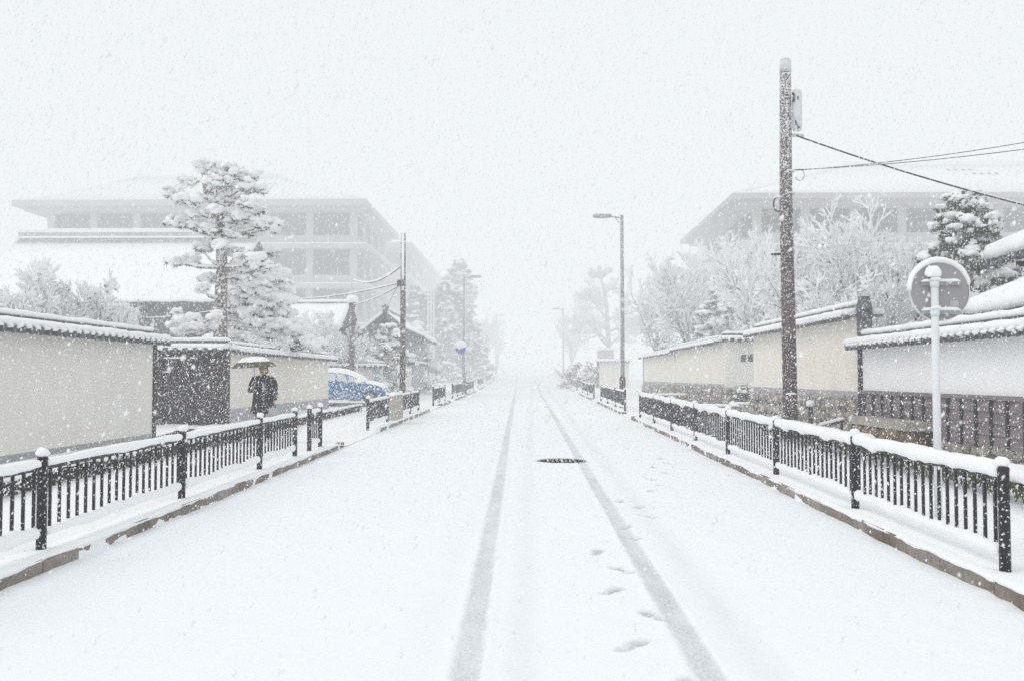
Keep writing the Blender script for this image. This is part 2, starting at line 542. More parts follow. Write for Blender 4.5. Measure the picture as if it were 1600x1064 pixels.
def pavement(name, xk, sgn, wout, D):
    ysp = [-8, -5, -2, 0, 2]
    y = 3.
    while y < 45:
        ysp.append(y); y += max(.05, .011 * y)
    while y < 330:
        ysp.append(y); y += 1.5
    cols = [(-.005, -.12), (.005, -.055), (-.018, -.028), (.005, -.004), (.05, .006), (.11, .004), (.2, 0), (.35, 0), (.6, 0), (.9, 0), (1.3, 0), (1.8, 0), (2.3, 0), (2.8, 0), (3.4, 0), (4., 0), (4.8, 0)]
    mb = MB()
    rings = []
    for y in ysp:
        h = (PAVE * drive_k(y, D) + .025 * (1 - drive_k(y, D)))
        ring = []
        for j, (u, v) in enumerate(cols):
            u2 = min(u, wout) if u < 4.7 else wout
            uu = u2; vv = v
            if j in (1, 2, 3, 4):
                uu += .022 * nz(y * 2.3, j * .25, xk) + .012 * nz(y * 9, j * .4, xk)
                vv += .015 * nz(y * 2.9, j * .3 + 5, xk)
            elif j > 4:
                vv += .010 * nz(y * .5, u * .35, xk)
            if j == 0:
                vv = -h - .03
            elif j < 4:
                vv *= h / PAVE
            ring.append((xk + sgn * uu, y, gz(y) + h + vv))
        rings.append(ring)
    mb.loft(rings, False)
    return struct(name, mb, M["snow"], True)


pavement("pavement_left", KL - .005, -1, 4.9, DRIVE_L)
pavement("pavement_right", KR + .005, 1, 4.6, DRIVE_R)


def kerb(name, x0, x1, D, seed):
    mb = MB()
    y = -6.
    rr = random.Random(seed)
    while y < 130:
        L = .6 if rr.random() < .8 else .9
        c = y + L / 2
        if drive_k(c, D) > .6:
            h = .12 + rr.uniform(-.012, .008)
            off = rr.uniform(-.006, .006)
            mb.box(x0 + off, x1 + off, y + .006, y + L - .006, gz(c) - .1, gz(c) + h)
        y += L
    return struct(name, mb, M["kerb"])


kerb("kerb_left", KL - .16, KL, DRIVE_L, 3)
kerb("kerb_right", KR, KR + .16, DRIVE_R, 4)
for nm, xa, xb in (("garden_ground_left", -70, KL - 4.85), ("garden_ground_right", KR + 4.55, 80)):
    yg = np.concatenate([np.linspace(-10, 60, 90), np.linspace(62, 330, 70)])
    xg = np.linspace(xa, xb, 60)
    Xg, Yg = np.meshgrid(xg, yg)
    grid_obj(nm, Xg, Yg, gzv(Yg) + PAVE - .02 + .12 * (vnoise(Xg * .6, Yg * .6, 31) - .5), M["snow"])

# ------------------------------------------------------------------ railings along both pavements
def railing(x, posts, label, seed, first_cap=True, roll=.072, panels=None, detail=1.):
    y0 = posts[0]
    base = (x, y0, gz(y0) + PAVE - .02)
    t = empty("railing", base, label, "railing", "iron railings along the pavements")
    for i, py in enumerate(posts):
        z = gz(py) + PAVE
        mb = MB()
        mb.tube([(x, py, z - .03), (x, py, z + .745), (x, py, z + .755)], [.042, .042, .045], 10)
        mb.tube([(x, py, z + .755), (x, py, z + .775), (x, py, z + .785)], [.045, .043, .03], 10)
        p = part("post", mb, M["iron"], t, True)
        mb = MB()
        q = RND.uniform(.8, 1.12)
        mb.blob((x + RND.uniform(-.008, .008), py + RND.uniform(-.006, .006), z + .80 + .02 * q), (.054, .054, .046 * q), 2, .16)
        part("snow_cap", mb, M["snow"], p, True)
        if i == len(posts) - 1 or (panels and not panels[i]):
            continue
        qy = posts[i + 1]
        a, c = py + .05, qy - .05
        za, zc = gz(a) + PAVE, gz(c) + PAVE
        mb = MB()
        mb.tube([(x, a - .02, za + .685), (x, c + .02, zc + .685)], .02, 6)
        mb.tube([(x, a - .02, za + .13), (x, c + .02, zc + .13)], .018, 6)
        n = max(3, int(round((c - a) / .165)))
        for k in range(n):
            yb = a + (c - a) * (k + .5) / n
            zb = gz(yb) + PAVE
            mb.box(x - .012, x + .012, yb - .009, yb + .009, zb + .125, zb + .68)
        part("bar_panel", mb, M["iron"], t)
        mb = MB()
        snow_roll(mb, (x, a - .01, za + .695), (x, c + .01, zc + .695), .085 if roll < .1 else .115, roll, ds=max(.05, .006 * py) * 1.0, amp=.17, seed=seed + i * 3.7, n=12, droop=.06 if roll > .1 else .02)
        part("snow_ridge", mb, M["snow"], t, True)
        mb = MB()
        snow_roll(mb, (x, a + .01, za + .105), (x, c - .01, zc + .105), .10, .10, ds=max(.05, .006 * py), amp=.45, seed=seed + i * 5.1 + 40, n=10, droop=.03)
        part("snow_sill", mb, M["snow"], t, True)
    return t


railing(-4.11, [4.64, 7.81, 10.98, 14.16, 16.3], "near left black iron railing with four panels and snow roll beside plastered wall", 1.)
railing(-4.11, [17.37, 18.28], "single very short railing panel alone on the left just before the driveway", 2.)
railing(-4.11, [23.7, 27.0], "left railing panel in front of the blue car, ending at a pale stone post", 3.)
railing(-4.11, [29.8, 32.2, 34.6], "left railing behind the pale stone post, below the thin left utility pole", 4.)
railing(-4.11, [40, 42.7, 45.5], "left railing standing alone between two gaps past the left utility pole", 5.)
railing(-4.11, [50, 53.6, 57.3], "left railing just before the left street lamp", 6.)
railing(-4.11, [61, 65, 69], "hazy left railing just past the left street lamp", 7.)
railing(-4.11, [75, 79.5, 83.5], "second farthest hazy left railing past the left lamp", 8.)
railing(-4.11, [91, 96, 101, 106], "farthest faint railing on the left fading into the snow haze", 9.)
railing(3.58, [7.1, 10.3, 13.55, 16.8, 20.05, 23.3, 26.6, 29.9], "long near right black iron railing of seven panels with thick snow roll", 10., roll=.118)
railing(3.58, [34.6, 38.4, 42.2, 46], "right railing at the foot of the right street lamp", 11.)
railing(3.58, [51, 56.5, 62], "right railing one gap past the right street lamp", 12.)
railing(3.58, [69, 77, 86], "hazy right railing two gaps past the right street lamp", 13.)
railing(3.58, [98, 108, 118, 128], "farthest faint railing on the right fading into the snow haze", 14.)

# ------------------------------------------------------------------ walls with tiled coping
STONE_RND = random.Random(12)


def stones(mb, F, s0, s1, u, z0, z1, rows, size):
    h = (z1 - z0) / rows
    for r in range(rows):
        s = s0 - STONE_RND.uniform(0, size * .4)
        while s < s1:
            w = size * STONE_RND.uniform(.6, 1.4)
            c = F(min(max(s + w / 2, s0 + .12), s1 - .1), u - .02 + STONE_RND.uniform(-.03, .03), z0 + h * (r + .5) + STONE_RND.uniform(-.05, .05))
            d0 = F(1, 0, 0); d1 = F(0, 0, 0)
            along = Vector(d0) - Vector(d1)
            rx = .54 * w if abs(along.x) > .5 else .13
            ry = .54 * w if abs(along.y) > .5 else .13
            mb.blob(c, (rx, ry, h * .53), 1, .25, STONE_RND)
            s += w
    return mb


def wall(name, label, P0, P1, nrm, z0, ze, zr, material, cat="wall", band=None, base=None, end_post=(False, False), ds=.12, hw=.45, th=.30, group="plastered walls with snowy tiled coping", seed=0., tile_step=.28, ext=(.12, .12), extra=None, snow_h=.10):
    """plastered garden wall: base line P0-P1, outward normal nrm; plaster from z0 to ze, tiled coping from ze to zr"""
    P0 = Vector((P0[0], P0[1], 0)); P1 = Vector((P1[0], P1[1], 0)); N = Vector((nrm[0], nrm[1], 0))
    L = (P1 - P0).length; T = (P1 - P0) / L

    def F(s, u, v):
        p = P0 + T * s + N * u
        return (p.x, p.y, v)
    t = empty(name, F(L / 2, -.15, z0), label, cat, group)
    mb = MB(); mb.fbox(F, 0, L, -th, 0, z0 - .1, ze + .06)
    part("plaster", mb, material, t)
    if band:
        mb = MB(); mb.fbox(F, -.004, L + .004, -th - .01, .012, band[0], band[1]); part("base_band", mb, M["band"], t)
    if base:
        mb = MB(); mb.fbox(F, 0.02, L - .02, -th - .02, .03, z0 - .15, base - .02)
        stones(mb, F, 0, L, .05, z0 - .1, base, 3, .42)
        part("stone_base", mb, M["stone"], t, True)
    for k, e in enumerate(end_post):
        if e:
            mb = MB(); s_ = 0 if k == 0 else L
            mb.fbox(F, s_ - .08, s_ + .08, -th - .015, .03, z0 - .1, ze + .02)
            part("end_post", mb, M["dark_wood"], t)
    c = -th / 2
    H = zr - ze
    s0, s1 = -ext[0], L + ext[1]
    prof = [(c - hw, ze + .04), (c - hw, ze + .07), (c - .09, ze + H * .62), (c - .09, zr - .02), (c - .05, zr), (c + .05, zr), (c + .09, zr - .02), (c + .09, ze + H * .62), (c + hw, ze + .07), (c + hw, ze + .04)]
    mb = MB(); loft_profile(mb, F, s0, s1, 1., prof)
    k = int((s1 - s0) / tile_step)
    for i in range(k + 1):
        s_ = s0 + .06 + i * tile_step
        if s_ > s1 - .03:
            break
        mb.tube([F(s_, c + hw - .12, ze + .04), F(s_, c + hw + .045, ze + .0)], .066, 8)
    cop = part("tile_coping", mb, M["tile"], t)
    for sg in (1, -1):
        mb = MB()
        pr = [(c + sg * (hw + .01), ze + .075), (c + sg * (hw + .05), ze + .075 + snow_h * .4), (c + sg * (hw + .03), ze + .075 + snow_h * .85), (c + sg * (hw - .04), ze + .10 + snow_h), (c + sg * (hw * .55), ze + H * .36 + snow_h),
              (c + sg * .10, ze + H * .58 + snow_h * .55), (c + sg * .085, ze + H * .5), (c + sg * (hw * .5), ze + H * .25)]
        loft_profile(mb, F, s0 - .03, s1 + .03, ds, pr, .03, seed + sg, 2.2, [1, 1, 1, .8, .7, .3, 0, 0])
        if sg > 0:
            for i in range(k):
                s_ = s0 + .06 + (i + .5) * tile_step
                if s_ < s1 - .1:
                    mb.blob(F(s_, c + hw + .025, ze + .062), (.075, .075, .038), 1, .25)
        part("slope_snow", mb, M["snow"], cop, True)
    mb = MB()
    snow_roll(mb, F(s0 - .02, c, zr - .02), F(s1 + .02, c, zr - .02), .25, snow_h * 1.15, ds, .18, seed + 5, 10, 0, .1)
    part("ridge_snow", mb, M["snow"], cop, True)
    return t, F, L


XL, XR = -8.55, 7.75
wall("garden_wall", "longest cream wall at far left with grey foot and snowy coping, ending at the dark gate", (XL, 8), (XL, 21.05), (1, 0), .2, 2.40, 2.68, M["cream_grey"], band=(.1, .36), end_post=(False, True), seed=1)
wall("garden_wall", "cream wall right behind the person with umbrella, between dark gate and blue car", (XL, 26.3), (XL, 39.5), (1, 0), .3, 2.33, 2.60, M["cream"], band=(.2, .72), seed=2, ext=(.2, .3))
# gate in the recess
t, F, L = wall("wooden_gate", "dark plank gate with snowy tiled roof set back between two cream walls", (-12.6, 26.0), (-8.50, 26.0), (0, -1), .3, 2.36, 2.66, M["gate_wood"], cat="gate", seed=3, group=None, ext=(.1, .05))
t.name = "wooden_gate"
mb = MB()
for k in range(27):
    s = .0 + k * .15
    mb.fbox(F, s + .006, s + .144, 0.005, .03 + .006 * (k % 3), .25, 2.05)
part("plank_door", mb, M["gate_wood"], t)
for s in (4.0, 3.05, 2.28):
    mb = MB(); mb.fbox(F, s - (.13 if s > 3.5 else .06), s + .13 if s > 3.5 else s + .06, 0, .14, .2, 2.36)
    part("gate_post", mb, M["dark_wood"], t)
mb = MB(); mb.fbox(F, 0, 3.86, .0, .12, 2.06, 2.14)
bm_ = part("lintel", mb, M["dark_wood"], t)
mb = MB(); snow_roll(mb, F(1.6, .06, 2.14), F(3.3, .06, 2.135), .14, .08, .08, .2, 3.); part("lintel_snow", mb, M["snow"], bm_, True)
mb = MB(); mb.fbox(F, 2.2, 2.55, .03, .10, 1.72, 1.76); mb.fbox(F, 2.2, 2.4, .03, .10, 1.08, 1.12); rl = part("cross_rail", mb, M["dark_wood"], t)
mb = MB(); snow_roll(mb, F(2.2, .07, 1.76), F(2.55, .07, 1.76), .08, .05, .05, .2, 9); snow_roll(mb, F(2.2, .07, 1.12), F(2.42, .07, 1.12), .08, .05, .05, .2, 9); part("rail_snow", mb, M["snow"], rl, True)

# walls past the car, left
wall("garden_wall", "low cream wall seen just over the blue car bonnet, facing down the street", (-13, 47), (-7.45, 47), (0, -1), .4, 2.12, 2.36, M["cream"], band=(.3, .8), seed=4, ext=(.1, .1))
wall("garden_wall", "taller cream wall section left of the thin left utility pole", (-9.2, 52), (-6.98, 52), (0, -1), .45, 2.55, 2.85, M["cream"], band=(.4, .95), seed=5)
wall("garden_wall", "hazy cream wall running away right of the thin left utility pole", (-7.05, 53), (-7.05, 65), (1, 0), .45, 2.42, 2.68, M["cream"], band=(.4, .95), seed=6, end_post=(False, True))
# right side walls
t, F, L = wall("garden_wall", "white plastered wall with plum boarding below, behind the round sign", (XR, 7), (XR, 21.75), (-1, 0), .25, 2.31, 2.62, M["white_plaster"], seed=7, ext=(.1, .28), snow_h=.13, ds=.09)
mb = MB()
rows = 4
zb, zt = .47, 1.26
for r in range(rows):
    z1 = zt - (zt - zb) * r / rows; z0 = zt - (zt - zb) * (r + 1) / rows
    mb.add([F(0, .022, z1), F(L, .022, z1), F(L, .045, z0), F(0, .045, z0), F(0, .0, z0), F(L, .0, z0)], [(0, 1, 2, 3), (3, 2, 5, 4)])
cl = part("board_cladding", mb, M["board"], t)
mb = MB()
k = 0
while .15 + k * .53 < L:
    s = .15 + k * .53
    mb.fbox(F, s - .028, s + .028, .0, .075, zb - .02, zt); k += 1
part("batten", mb, M["dark_wood"], cl)
mb = MB(); mb.fbox(F, 0, L, -.005, .07, zt, 1.335); part("top_rail", mb, M["board"], cl)
mb = MB(); mb.fbox(F, 0, L, -.3, .05, .05, .45); stones(mb, F, 0, L, .06, .08, .48, 2, .45); part("stone_base", mb, M["stone"], t, True)
mb = MB(); mb.fbox(F, L - .06, L + .1, -.31, .06, .1, 2.31); part("end_post", mb, M["dark_wood"], t)

wall("garden_wall", "tallest cream wall on rough stones behind the brown utility pole", (XR, 22.0), (XR, 32.1), (-1, 0), .3, 3.02, 3.36, M["cream"], band=(1.14, 1.30), base=1.14, seed=8, ext=(.02, .1), snow_h=.12)
mbx = MB(); mbx.box(XR - .02, XR + .30, 21.86, 21.985, 2.62, 3.30); mbx.tube([(XR + .14, 21.92, 3.22), (XR + .14, 21.92, 3.52)], [.2, .13], 8)
e = at(1348, 500, 21.9)
o = single("wall_end_tile", mbx, M["tile"], "dark tiled end cap at the top of the tallest cream wall", "end cap", (XR, 21.9, 2.5))
t, F, L = wall("garden_wall", "short greyish wall set back from the street with two dark vents, past the tallest cream wall", (7.8, 37.0), (10.6, 37.0), (0, -1), .4, 3.05, 3.35, M["cream_grey"], base=1.2, seed=9, ext=(.1, .1))
for s in (.72, 1.0):
    mb = MB(); mb.fbox(F, s - .09, s + .09, 0.0, .03, 2.24, 2.52)
    for q in range(3):
        mb.fbox(F, s - .07, s + .07, .03, .045, 2.28 + q * .08, 2.31 + q * .08)
    part("vent", mb, M["tile"], t)
wall("garden_wall", "cream wall on stones in the middle right, in front of the round snowy conifer", (XR, 37.2), (XR, 49), (-1, 0), .4, 2.98, 3.26, M["cream"], band=(1.2, 1.34), base=1.2, seed=10, ext=(.05, .02))
wall("garden_wall", "hazy far end of the right cream wall, closed by a grey post", (XR, 49.1), (XR, 62.8), (-1, 0), .45, 2.86, 3.12, M["cream"], band=(1.2, 1.34), base=1.2, seed=11, end_post=(False, True))
wall("garden_wall", "hazy pale wall facing the street behind the right street lamp", (5.6, 75), (8.1, 75), (0, -1), .5, 2.8, 3.0, M["cream"], seed=12, end_post=(True, False))
# pale stone post on the left
mb = MB(); z = gz(28.6)
mb.box(-4.24, -3.98, 27.75, 29.4, z, z + .86)
t = empty("stone_gatepost", (-4.11, 28.6, z), "pale stone block post with snow on top between two left railings", "stone post")
part("block", mb, M["block"], t)
mb = MB(); snow_roll(mb, (-4.11, 27.7, z + .855), (-4.11, 29.45, z + .855), .3, .12, .1, .15, 2.); part("snow_cap", mb, M["snow"], t, True)

# stone ledge, low kerb walls, bits of the right forecourt
z = gz(19)
t = empty("stone_ledge", (7.35, 19.2, z), "low stone ledge with pale top in front of the plum boarded wall", "stone ledge")
mb = MB(); mb.box(7.12, 7.66, 17.7, 20.9, .62, .78); part("top_slab", mb, M["block"], t)
mb = MB(); Fq = lambda s, u, v: (7.2 - u, 17.75 + s, v)
mb.box(7.2, 7.66, 17.8, 20.85, .1, .615); stones(mb, Fq, 0, 3.1, .0, .15, .62, 2, .4); part("rubble_face", mb, M["rust_stone"], t, True)


def low_wall(label, x0, x1, y0, y1, h, seed, name="low_wall", material="stone"):
    z = gz((y0 + y1) / 2) + PAVE - .05
    t = empty(name, ((x0 + x1) / 2, (y0 + y1) / 2, z), label, "low wall", "snow capped low walls")
    mb = MB(); mb.box(x0, x1, y0, y1, z - .1, z + h); part("wall_body", mb, M[material], t)
    mb = MB()
    if x1 - x0 > y1 - y0:
        snow_roll(mb, (x0 - .03, (y0 + y1) / 2, z + h - .01), (x1 + .03, (y0 + y1) / 2, z + h - .01), (y1 - y0) * 1.25, .11, .1, .2, seed)
    else:
        snow_roll(mb, ((x0 + x1) / 2, y0 - .03, z + h - .01), ((x0 + x1) / 2, y1 + .03, z + h - .01), (x1 - x0) * 1.25, .11, .1, .2, seed)
    part("snow_cap", mb, M["snow"], t, True)


low_wall("low snowy kerb wall across the forecourt behind the far end of the right railing", 5.5, 7.5, 44, 44.25, .36, 1.)
low_wall("snow topped low kerb wall behind the middle of the right railing", 5.9, 7.5, 33, 33.3, .26, 2.)
low_wall("small snow covered stone step at the recess past the tallest cream wall", 7.4, 8.4, 33.6, 34.4, .30, 3., "stone_step", "block")
t = empty("bollard", (6.75, 22.4, gz(22.4) + PAVE), "short dark post with snow cap in front of the rough stone wall base", "bollard")
mb = MB(); mb.tube([(6.75, 22.4, .25), (6.75, 22.4, .98)], .055, 8); part("post", mb, M["dark_wood"], t, True)
mb = MB(); mb.blob((6.75, 22.4, 1.01), (.1, .1, .08), 2, .1); part("snow_cap", mb, M["snow"], t, True)
t = empty("sloping_handrail", (6.9, 20.8, gz(20.8) + PAVE), "short sloping handrail topped with snow left of the stone ledge", "handrail")
mb = MB(); mb.tube([(6.45, 20.8, .52), (7.0, 20.8, .68)], .035, 6); mb.tube([(6.95, 20.8, .2), (6.95, 20.8, .66)], .03, 6); mb.tube([(6.5, 20.8, .2), (6.5, 20.8, .53)], .03, 6); part("rail", mb, M["dark_wood"], t)
mb = MB(); snow_roll(mb, (6.42, 20.8, .54), (7.03, 20.8, .70), .1, .07, .05, .2, 4.); part("snow", mb, M["snow"], t, True)

# ------------------------------------------------------------------ hedges
def hedge(label, x, y0, y1, w, h, zoff, leafm, seed, snow_w, snow_t, dens=170):
    rr = random.Random(seed)
    z = gz((y0 + y1) / 2) + PAVE
    t = empty("hedge", (x, (y0 + y1) / 2, z), label, "hedge")
    mb = MB()
    n = int((y1 - y0) * dens)
    for i in range(n):
        yy = rr.uniform(y0, y1)
        c = Vector((x + rr.uniform(-w, w), yy, gz(yy) + PAVE + zoff + rr.random() * h))
        a = Vector((rr.gauss(0, 1), rr.gauss(0, 1), rr.gauss(0, 1))).normalized()
        b_ = a.cross(Vector((rr.gauss(0, 1), rr.gauss(0, 1), rr.gauss(0, 1)))).normalized()
        s = rr.uniform(.025, .05)
        mb.add([c - a * s, c + b_ * s * .5, c + a * s, c - b_ * s * .5], [(0, 1, 2, 3)])
    for i in range(int((y1 - y0) * 5)):
        yy = rr.uniform(y0, y1); g0 = gz(yy) + PAVE
        mb.tube([(x + rr.uniform(-w, w) * .5, yy, g0 - .05), (x + rr.uniform(-w, w) * .8, yy + rr.uniform(-.08, .08), g0 + zoff + h * .8)], .008, 4)
    part("foliage", mb, M[leafm], t)
    mb = MB()
    snow_roll(mb, (x, y0, gz(y0) + PAVE + zoff + h * .82), (x, y1, gz(y1) + PAVE + zoff + h * .82), snow_w, snow_t, .12, .35, seed, 10, .09, .15)
    part("snow", mb, M["snow"], t, True)
    return t


hedge("low dark hedge with thin snow cover along the left pavement behind the railing", -6.3, 5, 34.5, .11, .25, .0, "hedge", 5, .25, .07, 260)
hedge("low green hedge under thick snow behind the right railing", 5.6, 6, 22, .24, .20, .10, "hedge_green", 6, .56, .14, 240)

# ------------------------------------------------------------------ street furniture
def lamp(loc, side, label):
    x, y, z = loc
    t = empty("street_lamp", loc, label, "street lamp", "street lamps along both pavements")
    mb = MB(); mb.tube([(x, y, z - .05), (x, y, z + 1.15), (x, y, z + 1.25)], [.125, .125, .10], 12); part("base", mb, M["lamp_dark"], t, True)
    mb = MB(); mb.tube([(x, y, z + 1.2), (x, y, z + 4.2), (x, y, z + 7.0), (x, y, z + 7.75)], [.09, .085, .075, .07], 12); part("pole", mb, M["lamp_steel"], t, True)
    mb = MB(); mb.tube([(x + .07 * side, y, z + 1.3), (x + .07 * side, y, z + 7.7)], [.045, .04], 6); part("frozen_snow", mb, M["snow"], t, True)
    mb = MB(); mb.tube([(x, y, z + 7.58), (x + side * .12, y, z + 7.66), (x + side * .55, y, z + 7.70)], [.05, .035, .03], 8); mb.tube([(x + side * .02, y, z + 7.3), (x + side * .28, y, z + 7.68)], .02, 6)
    part("arm", mb, M["lamp_steel"], t, True)
    mb = MB()
    rings = []
    for k in range(7):
        q = k / 6; w = .10 + .06 * math.sin(q * 2.6); hh = .05 + .04 * math.sin(q * 3.0)
        c = Vector((x + side * (.42 + q * .74), y, z + 7.71))
        rings.append([c + Vector((0, math.cos(a) * w, math.sin(a) * hh)) for a in [i * math.pi / 4 for i in range(8)]])
    mb.loft(rings)
    hd = part("lamp_head", mb, M["lamp_steel"], t, True)
    mb = MB(); snow_roll(mb, (x + side * .40, y, z + 7.755), (x + side * 1.15, y, z + 7.755), .26, .10, .06, .15, 3.); part("snow_cap", mb, M["snow"], hd, True)
    return t


l1 = lamp((3.77, 37.4, gz(37.4) + PAVE), -1, "tall grey street lamp on the right pavement with arm over the street")
l2 = lamp((-4.3, 61.7, gz(61.7) + PAVE), 1, "hazy street lamp on the left pavement beside the small blue sign")
dup(l1, (3.77, 101, gz(101) + PAVE), "barely visible far street lamp on the right, lost in the snow haze")
dup(l2, (-4.3, 122, gz(122) + PAVE), "barely visible far street lamp on the left, lost in the snow haze")

# round sign seen from behind
sx, sy = (1457 - 826) / F_PX * 9.7, 9.7
z = gz(sy) + PAVE
t = empty("traffic_sign", (sx, sy, z), "round grey sign back on a white post in front of the white wall", "traffic sign")
mb = MB(); mb.tube([(sx, sy, z - .1), (sx, sy, 2.66)], .039, 14); mb.tube([(sx, sy, 2.66), (sx, sy, 2.69)], [.039, .03], 14); pl = part("post", mb, M["white_paint"], t, True)
mb = MB(); mb.blob((sx - .02, sy - .02, 2.725), (.085, .065, .07), 3, .10, zmin=-.045); part("snow_cap", mb, M["snow"], pl, True)
cx, cz, rr_ = sx + .075, 2.535, .31
mb = MB()
rings = []
for (yy, r_) in ((sy + .052, rr_ - .012), (sy + .055, rr_), (sy + .067, rr_), (sy + .07, rr_ - .004)):
    rings.append([(cx + math.cos(a) * r_, yy, cz + math.sin(a) * r_) for a in [k * math.pi / 32 for k in range(64)]])
mb.loft(rings)
ds_ = part("disc", mb, M["sign_grey"], t)
mb = MB(); mb.loft([[(cx + math.cos(a) * r_, yy, cz + math.sin(a) * r_) for a in [k * math.pi / 32 for k in range(64)]] for (yy, r_) in ((sy + .046, rr_ - .008), (sy + .046, rr_ + .004), (sy + .072, rr_ + .004))], True, False)
part("rim", mb, M["lamp_white"], ds_)
mb = MB(); rings = []
for k in range(33):
    a = R(12) + R(166) * k / 32
    th = .05 * math.sin(math.pi * k / 32) ** .5 + .004 + .008 * nz(k * .4, 2, 3)
    rings.append([(cx + math.cos(a) * (rr_ - .012 + (th + .012) * (.5 + .5 * math.cos(b_))) , sy + .06 + .045 * math.sin(b_), cz + math.sin(a) * (rr_ - .012 + (th + .012) * (.5 + .5 * math.cos(b_)))) for b_ in [j * math.pi / 4 for j in range(8)]])
mb.loft(rings); part("rim_snow", mb, M["snow"], ds_, True)
for zz in (2.615, 2.315):
    mb = MB(); mb.box(cx - .20, cx + .21, sy + .022, sy + .05, zz - .022, zz + .018); br = part("bracket", mb, M["lamp_steel"], t)
    mb = MB(); mb.tube([(sx, sy, zz - .04), (sx, sy, zz + .035)], .046, 14); part("clamp", mb, M["white_paint"], br, True)
    mb = MB(); snow_roll(mb, (cx - .20, sy + .035, zz + .015), (cx + .21, sy + .035, zz + .015), .06, .045, .03, .4, zz); snow_roll(mb, (sx - .06, sy - .04, zz + .03), (sx + .06, sy - .04, zz + .03), .05, .04, .02, .2, zz); part("bracket_snow", mb, M["snow"], br, True)
mb = MB(); mb.box(cx + .10, cx + .195, sy + .044, sy + .0505, 2.345, 2.44); part("sticker", mb, M["bag"], t)

# small blue round sign left
p = at(720, 545, 58.5)
x, y = p.x, 58.5
z = gz(y) + PAVE
t = empty("blue_sign", (x, y, z), "small round blue sign with snow on top by the hazy left street lamp", "traffic sign")
mb = MB(); mb.tube([(x + .12, y, z), (x + .12, y, p.z - .45), (x, y + .0, p.z - .1), (x, y, p.z + .3)], .035, 8); part("post", mb, M["lamp_steel"], t, True)
mb = MB(); mb.loft([[(x + math.cos(a) * .33, y + dy, p.z + math.sin(a) * .33) for a in [k * math.pi / 12 for k in range(24)]] for dy in (-.06, -.04)]); part("disc", mb, M["blue_sign"], t)
mb = MB(); mb.blob((x, y - .05, p.z + .26), (.36, .10, .26), 2, .12); part("snow", mb, M["snow"], t, True)

# brown utility pole, right
px0, py0 = 5.80, 20.7
z = gz(py0) + PAVE
top = at(1227, 95, py0)
t = empty("utility_pole", (px0, py0, z), "tall brown utility pole with grey box near its top, behind the right railing", "utility pole")
mb = MB(); mb.tube([(px0, py0, z - .1), (px0 - .02, py0, z + 2), (px0 - .05, py0, 5.5), (top.x, py0, top.z)], [.158, .155, .14, .125], 16)
pole = part("pole", mb, M["pole_wood"], t, True)
mb = MB(); mb.tube([(top.x, py0, top.z - .25), (top.x, py0, top.z - .02), (top.x, py0, top.z + .03)], [.128, .128, .11], 16); part("frost_cap", mb, M["lamp_white"], pole, True)
b0 = at(1250, 205, py0 - .05); b1 = at(1238, 142, py0 - .05)
mb = MB(); mb.tube([(b0.x - .06, py0 - .05, b0.z), (b0.x - .06, py0 - .05, b0.z + .06), (b0.x - .06, py0 - .05, b1.z - .05), (b0.x - .06, py0 - .05, b1.z)], [.08, .11, .11, .095], 12)
eq = part("equipment_box", mb, M["lamp_white"], t, True)
mb = MB(); mb.box(b0.x - .19, b0.x - .15, py0 - .17, py0 - .12, b1.z - .28, b1.z - .08); mb.box(b0.x - .08, b0.x - .06, py0 - .17, py0 - .15, b1.z - .26, b1.z - .16)
mb.tube([(b0.x - .1, py0 - .1, b0.z + .28), (b0.x - .13, py0 - .17, b0.z + .12), (b0.x - .05, py0 - .17, b0.z + .05), (b0.x - .16, py0 - .1, b0.z - .02)], .018, 5)
part("terminal", mb, M["wire"], eq)
for py_ in (268, 303):
    q = at(1231, py_, py0); mb = MB(); mb.tube([(q.x, py0, q.z - .02), (q.x, py0, q.z + .02)], .148, 16); part("steel_band", mb, M["lamp_white"], t, True)
q = at(1213, 320, py0)
mb = MB(); mb.tube([(q.x + .1 * math.cos(a) + .03, py0 - .03, q.z + .16 * math.sin(a)) for a in [R(90) + R(200) * k / 10 for k in range(11)]], .016, 6); part("cable_coil", mb, M["wire"], t)
mb = MB(); snow_roll(mb, (q.x - .08, py0 - .03, q.z + .13), (q.x + .12, py0 - .03, q.z + .16), .06, .05, .04, .2, 2); part("coil_snow", mb, M["snow"], t, True)
q = at(1250, 270, py0)
mb = MB(); mb.tube([(q.x + .1 * math.cos(a) - .03, py0 - .08, q.z + .13 * math.sin(a) - .07) for a in [R(100) - R(260) * k / 10 for k in range(11)]], .010, 5); part("wire_loop", mb, M["lamp_steel"], t)
q = at(1205, 398, py0)
mb = MB(); mb.tube([(q.x, py0, q.z), (q.x + .3, py0, q.z + .01)], .025, 6); stp = part("step_bolt", mb, M["wire"], t)
mb = MB(); snow_roll(mb, (q.x, py0, q.z + .02), (q.x + .26, py0, q.z + .03), .06, .04, .04, .2, 1); part("bolt_snow", mb, M["snow"], stp, True)
q = at(1233, 616, py0)
mb = MB(); snow_roll(mb, (q.x - .12, py0 - .17, q.z), (q.x + .12, py0 - .17, q.z), .07, .05, .04, .2, 5.); part("band_snow", mb, M["snow"], t, True)
mb = MB(); q = at(1255, 212, py0); mb.tube([(px0 - .02, py0, q.z - .02), (q.x + .02, py0, q.z - .02)], .02, 6); snow_roll(mb, (px0, py0, q.z), (q.x + .03, py0, q.z), .05, .04, .04, .3, 6.); part("cross_arm", mb, M["lamp_white"], t)


